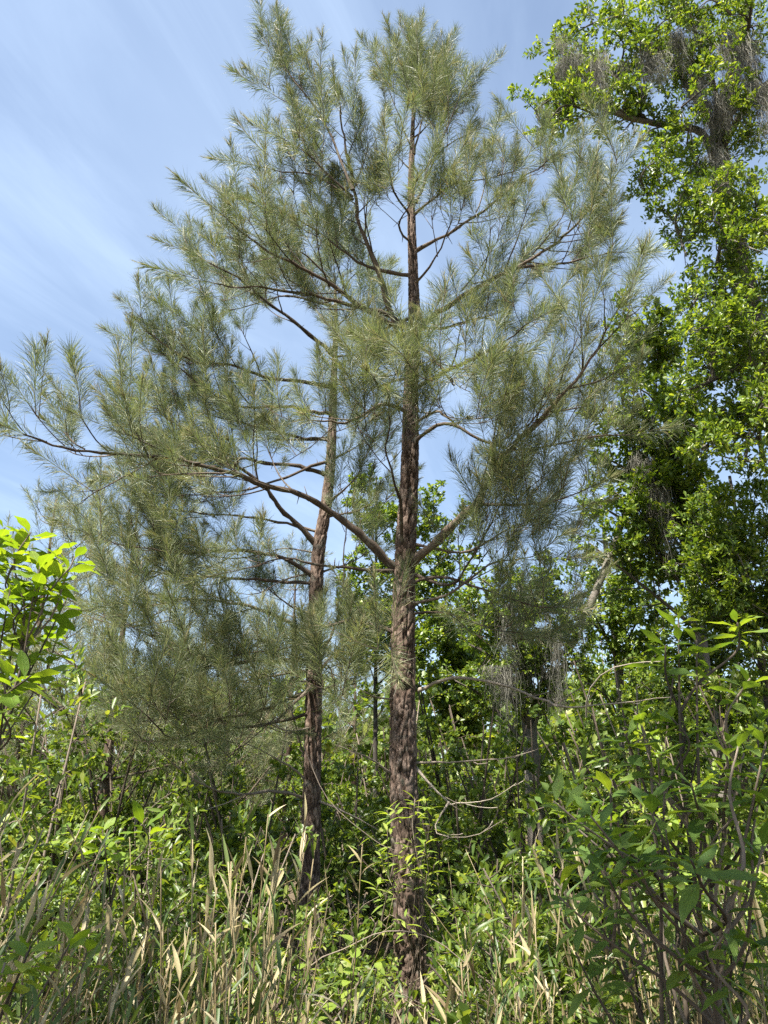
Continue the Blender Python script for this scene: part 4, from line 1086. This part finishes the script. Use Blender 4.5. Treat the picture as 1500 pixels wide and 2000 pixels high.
shrub('sapling', 'small yellow-green sapling beside the second dead twig tangle', 'sapling', (1.05, 4.6),
      [(1105, 1540, 4.4, 9, 0.2), (1085, 1580, 4.4, 9, 0.2), (1130, 1600, 4.4, 8, 0.2), (1060, 1560, 4.5, 7, 0.2), (1180, 1560, 4.5, 8, 0.2)], POINT, 0.12, 96, 0.007)
def near_bush(label, px, top_py, Y, wd, seed, T, leafm, size, n=6, tw=12):
    """a leafy bush of its own: stems and one mass of small leaves"""
    r = np.random.default_rng(seed); b = np.array([ground_x(px, Y), Y, 0.0]); h = max(0.5, P(px, top_py, Y)[2])
    root = thing('shrub', b, label, 'shrub', 'leafy shrubs near the canes')
    out = dict(wood=[], anchor=[], dir=[])
    for q in range(n):
        a = r.uniform(0, 6.28); d = np.array([math.cos(a), math.sin(a), 0]) * wd; hh = h * r.uniform(0.55, 1.05)
        st = spline([d * 0.08 - UP * 0.05, d * 0.3 + UP * hh * 0.5 + r.normal(0, 0.05, 3), d * 0.8 + UP * hh], 8)
        g = Geo(); tube(g, st, [0.011, 0.004], 5, 0, r.random(), 0.05)
        for k in range(tw):
            f = r.uniform(0.2, 1.0); p = np.array([np.interp(f * 7, np.arange(8), st[:, c]) for c in range(3)])
            a2 = r.uniform(0, 6.28); dd = nrm([math.cos(a2), math.sin(a2), r.uniform(-0.1, 0.9)]); ln = r.uniform(0.15, 0.42)
            tube(g, np.array([p, p + dd * ln * 0.5 + UP * 0.02, p + dd * ln]), [0.004, 0.0015], 3, 0, r.random())
            for u in (0.3, 0.5, 0.7, 0.85, 1.0):
                out['anchor'].append(p + dd * ln * u); out['dir'].append(dd)
        obj('stem', g.mesh('stem', [M_stem], True), root)
    p, f, sc = leaves_at(r, out, 4, size, flat=0.9)
    g = Geo(); scatter(g, T, p, f, sc); c = obj('foliage', g.mesh('foliage', [leafm]), root); c['kind'] = 'stuff'
TL = (T_obov[0] * [0.85, 1, 1], T_obov[1])
near_bush('bushy green shrub filling in behind the sapling\'s stems', 1230, 1480, 4.6, 0.8, 601, TL, M_uleaf, 0.095)
near_bush('bright leafy shrub beside the tall pale cane stalks', 1430, 1420, 4.8, 0.9, 602, TL, M_vleaf, 0.085)
near_bush('dense low shrub at the feet of the sapling', 1120, 1700, 4.2, 0.6, 603, TL, M_uleaf, 0.08)
near_bush('dark small-leaved shrub in the lower corner under the sapling', 1430, 1730, 3.9, 0.7, 604, TL, M_uleaf, 0.075)
near_bush('small-leaved shrub behind the slanting canes', 140, 1590, 5.2, 0.8, 605, TL, M_uleaf, 0.085)
near_bush('leafy shrub in the dark gap beside the dry grey-tan sheaf', 310, 1600, 5.4, 0.8, 606, TL, M_uleaf, 0.08)
near_bush('leafy shrub between tall tan canes and slender canes', 430, 1640, 5.0, 0.6, 607, TL, M_uleaf, 0.075)
near_bush('low shrub between the trunks of the two big pines', 690, 1790, 6.2, 0.4, 608, TL, M_uleaf, 0.07, 4, 9)
near_bush('small shrub right behind the green upright canes', 930, 1620, 6.0, 0.6, 609, TL, M_uleaf, 0.08)
near_bush('low small-leaved shrub at the front below the slender canes', 380, 1850, 3.5, 0.5, 610, TL, M_uleaf, 0.06)
near_bush('low small-leaved shrub at the front below the upright canes', 1000, 1850, 3.8, 0.5, 611, TL, M_uleaf, 0.06)
near_bush('low dark shrub at the front under the slanting brown canes', 150, 1830, 3.6, 0.5, 612, TL, M_uleaf, 0.06)
near_bush('small-leaved shrub under the tall yellow-green shrub at the picture edge', 30, 1330, 3.9, 0.6, 613, TL, M_uleaf, 0.07)
# bright vine on the tall trunk
vc = []
rv = np.random.default_rng(97)
for k in range(24):
    f = rv.random() ** 1.4
    vc.append((790 + rv.normal(0, 38), 1560 + 250 * f, 6.62 - rv.random() * 0.3, rv.integers(4, 8), 0.12))
vc += [(790, 1790, 6.3, 7, 0.2), (700, 1650, 6.5, 5, 0.2), (850, 1600, 6.5, 6, 0.15), (830, 1620, 6.5, 6, 0.15), (760, 1620, 6.4, 5, 0.15)]
shrub('vine', 'bright small-leaved vine climbing the tallest pine\'s trunk', 'vine', (0.20, 6.66), vc, VINE[:1], 0.125, 98, 0.003)
shrub('vine', 'heart-leaved yellow-green vine at the foot of the tallest pine', 'vine', (-0.15, 4.6),
      [(690, 1870, 4.4, 5, 0.12), (735, 1890, 4.4, 5, 0.12), (700, 1900, 4.4, 6, 0.15), (720, 1960, 4.4, 6, 0.15), (660, 1930, 4.5, 6, 0.15), (740, 1930, 4.5, 5, 0.15), (640, 1960, 4.4, 6, 0.15), (690, 1830, 4.5, 5, 0.1), (600, 1840, 4.6, 5, 0.15)], VINE, 0.085, 99, 0.003)
# arching bramble stems
def bramble(pix, Y, rad, label, m=None):
    path = limb_path(pix, Y[0], Y[1]); b = path[0].copy()
    g = Geo(); tube(g, path - b, np.linspace(rad, rad * 0.5, len(path)), 5, 0, rng.random(), 0.05)
    o = obj('bramble_stem', g.mesh('bramble_stem', [m or M_dead], True)); o.location = b
    tag(o, label, 'stem', 'bare arching stems')
bramble([(560, 1990), (600, 1890), (680, 1850), (740, 1822), (800, 1820), (860, 1842), (930, 1900), (1010, 1960)], (4.6, 4.2), 0.004, 'reddish bramble stem arching across the foot of the tallest pine', M_stem)
bramble([(1145, 1400), (1150, 1350), (1185, 1310), (1240, 1295), (1290, 1292)], (5.2, 4.6), 0.006, 'pale curved stem looping over the arching dead branch')
bramble([(590, 1450), (640, 1560), (730, 1640), (770, 1660)], (6.6, 6.2), 0.004, 'thin pale stem slanting between the two pine trunks')
bramble([(1100, 1450), (1120, 1510), (1130, 1560)], (9, 9), 0.02, 'pale broken snag among the understory leaves')

# ------------------------------------------------------------------ cane clumps
BG = [tmesh(T, M_cgreen) for T in T_blade]; BT = [tmesh(T, M_ctan) for T in T_blade]
ncane = 0
def cane_clump(px, top_py, Y, n, label, seed, lean=(0, 0), tan=0.5, spread=0.15, leaf_len=0.155):
    erect = 'erect' in label or 'pale' in label
    global ncane
    r = np.random.default_rng(seed)
    top = P(px, top_py, Y); H = max(0.5, top[2])
    b = np.array([top[0] - lean[0], Y - lean[1], 0.0])
    root = thing('cane_clump', b, label, 'cane', 'cane clumps in the foreground')
    for c in range(int(n * 1.7)):
        hh = H * (1 - 0.6 * r.random() ** 1.3) if c else H
        off = np.array([r.normal(0, spread * 0.6), r.normal(0, spread * 0.6), 0])
        t = np.array([lean[0] * r.uniform(0.7, 1.3) + off[0] * 1.6 + r.normal(0, 0.06), lean[1] * r.uniform(0.7, 1.2) + off[1] * 1.4, hh])
        st = spline([off - UP * 0.03, off + (t - off) * 0.5 + [r.normal(0, 0.03), r.normal(0, 0.03), hh * 0.03], t], 9)
        g = Geo(); rad = r.uniform(0.0035, 0.0065)
        tube(g, st, np.linspace(rad, rad * 0.45, 9), 5, 0, r.random())
        obj('stalk', g.mesh('stalk', [M_culm], True), root); ncane += 1
        dry = r.random() < tan * 0.95
        nl = r.integers(7, 13)
        for k in range(nl):
            f = 1.0 - 0.6 * (k / nl) ** 1.2 - r.uniform(0, 0.03)
            p = np.array([np.interp(f * 8, np.arange(9), st[:, q]) for q in range(3)]); tg = nrm(st[min(8, int(f * 8) + 1)] - st[int(f * 8) - 1])
            a = r.uniform(0, 6.28); rad_ = np.array([math.cos(a), math.sin(a), 0])
            open_ = (r.uniform(0.08, 0.3) if erect else r.uniform(0.3, 1.1)) if dry else r.uniform(0.3, 1.1)
            d = nrm(tg + rad_ * open_)
            isdry = dry if r.random() < 0.75 else not dry
            v = r.integers(0, 2) if erect and isdry else r.integers(0, 4)
            o = obj('leaf', (BT if isdry else BG)[v], root)
            place(o, p, frames(d[None], -rad_ + UP * 0.2, 0.3, r)[0], leaf_len * np.array([0.9, 1, 1]) * r.uniform(0.45, 1.05) * (1.25 if erect else 1.0))
def litter_stems():
    """fallen and leaning dead stalks caught between the canes"""
    r = np.random.default_rng(401); g = Geo()
    for k in range(260):
        y = r.uniform(2.9, 6.5); x = r.uniform(-0.52 * y, 0.52 * y)
        if abs(750 + x / y * 1560 - 800) < 60: continue
        z = r.uniform(0.0, 0.75) * r.random(); a = r.uniform(0, 6.28); e = abs(r.normal(0.7, 0.5)); L = r.uniform(0.3, 1.1)
        d = np.array([math.cos(a) * math.cos(e), math.sin(a) * math.cos(e), math.sin(e)])
        p0 = np.array([x, y, z]); bow = r.normal(0, 0.08, 3) * L
        tube(g, spline([p0, p0 + d * L * 0.5 + bow, p0 + d * L], 6), [r.uniform(0.0025, 0.005), 0.0015], 3, int(r.random() < 0.4), r.random())
    tag(obj('fallen_stalks', g.mesh('fallen_stalks', [M_culm, M_stem], True)), 'tangle of fallen dead stalks between the canes', kind='stuff')
litter_stems()
cane_specs = [
    (515, 1590, 3.6, 12, 'tall tan cane clump with erect pale blades beside the second pine', (0.05, 0), 0.65),
    (565, 1650, 3.9, 9, 'tan and green canes leaning against the second pine\'s foot', (0.10, 0), 0.6),
    (465, 1680, 3.4, 8, 'brown-tipped cane clump just beside the tall tan one', (-0.03, 0), 0.7),
    (370, 1690, 3.3, 8, 'slender green and tan canes standing alone before the dark understory', (0.0, 0), 0.4),
    (240, 1690, 3.5, 14, 'dry grey-tan cane sheaf with narrow pointed top', (0.0, 0), 0.85),
    (90, 1580, 2.9, 12, 'canes slanting strongly inward from the picture edge', (0.45, 0.1), 0.5),
    (20, 1560, 2.8, 10, 'sunlit pale cane blades fanning at the picture edge', (0.3, 0), 0.75),
    (170, 1740, 3.2, 12, 'slanting brown canes below the broad-leaved sprig', (0.35, 0), 0.6),
    (100, 1800, 3.0, 12, 'dark tangled canes above the low broad-leaved sprout', (0.25, 0), 0.5),
    (310, 1830, 3.2, 9, 'short canes between the dry sheaf and the slender canes', (0.05, 0), 0.5),
    (420, 1800, 3.0, 9, 'short mixed canes in front of the tall tan clump', (0.02, 0), 0.5),
    (535, 1850, 3.1, 8, 'low green canes crowding the second pine\'s base', (0.03, 0), 0.4),
    (970, 1670, 4.0, 9, 'green upright cane clump near the tallest pine', (0.03, 0), 0.25),
    (930, 1800, 3.6, 7, 'broad-bladed green canes leaning toward the tallest pine', (-0.12, 0), 0.15),
    (1010, 1800, 3.6, 7, 'straight tan canes beside the green upright clump', (0.03, 0), 0.6),
    (1080, 1640, 4.2, 7, 'leaning cane spray with two pale dry blades', (-0.18, 0), 0.6),
    (1290, 1760, 3.6, 16, 'dark cane thicket under the sapling leaves', (0.0, 0), 0.5),
    (1420, 1640, 3.9, 14, 'tall pale cane stalks behind the sapling', (-0.1, 0), 0.8),
    (1480, 1720, 3.7, 14, 'sunlit dry canes at the lower picture corner', (-0.15, 0), 0.8),
    (1350, 1830, 3.2, 12, 'brown broken canes in the sapling\'s shade', (0.05, 0), 0.7),
    (1200, 1800, 3.7, 9, 'thin canes between the sapling stem and the dark thicket', (-0.05, 0), 0.6),
    (1130, 1850, 3.4, 8, 'low canes at the foot of the sapling', (0.02, 0), 0.4),
    (690, 1930, 3.6, 6, 'sparse low canes between the two pine trunks', (0.0, 0), 0.4),
    (895, 1945, 3.3, 5, 'short green canes hiding the tallest pine\'s base', (0.0, 0), 0.2),
    (30, 1850, 2.5, 10, 'near dark canes in the bottom picture corner', (0.1, 0), 0.4),
    (220, 1900, 2.6, 9, 'near canes along the lower edge before the dry sheaf', (0.05, 0), 0.5),
    (590, 1965, 2.9, 6, 'lowest canes along the lower edge between trunk and tall clump', (0.0, 0), 0.4),
    (1460, 1880, 2.6, 9, 'near shaded canes in the opposite bottom corner', (0.0, 0), 0.6),
]
for i, (a, b_, c, d, lab, le, tn) in enumerate(cane_specs):
    cane_clump(a, b_, c, d, lab, 300 + i, le, tn)
print('objects', len(bpy.data.objects), 'canes', ncane, 'tris', sum(len(m.loops) - 2 * len(m.polygons) for m in bpy.data.meshes))
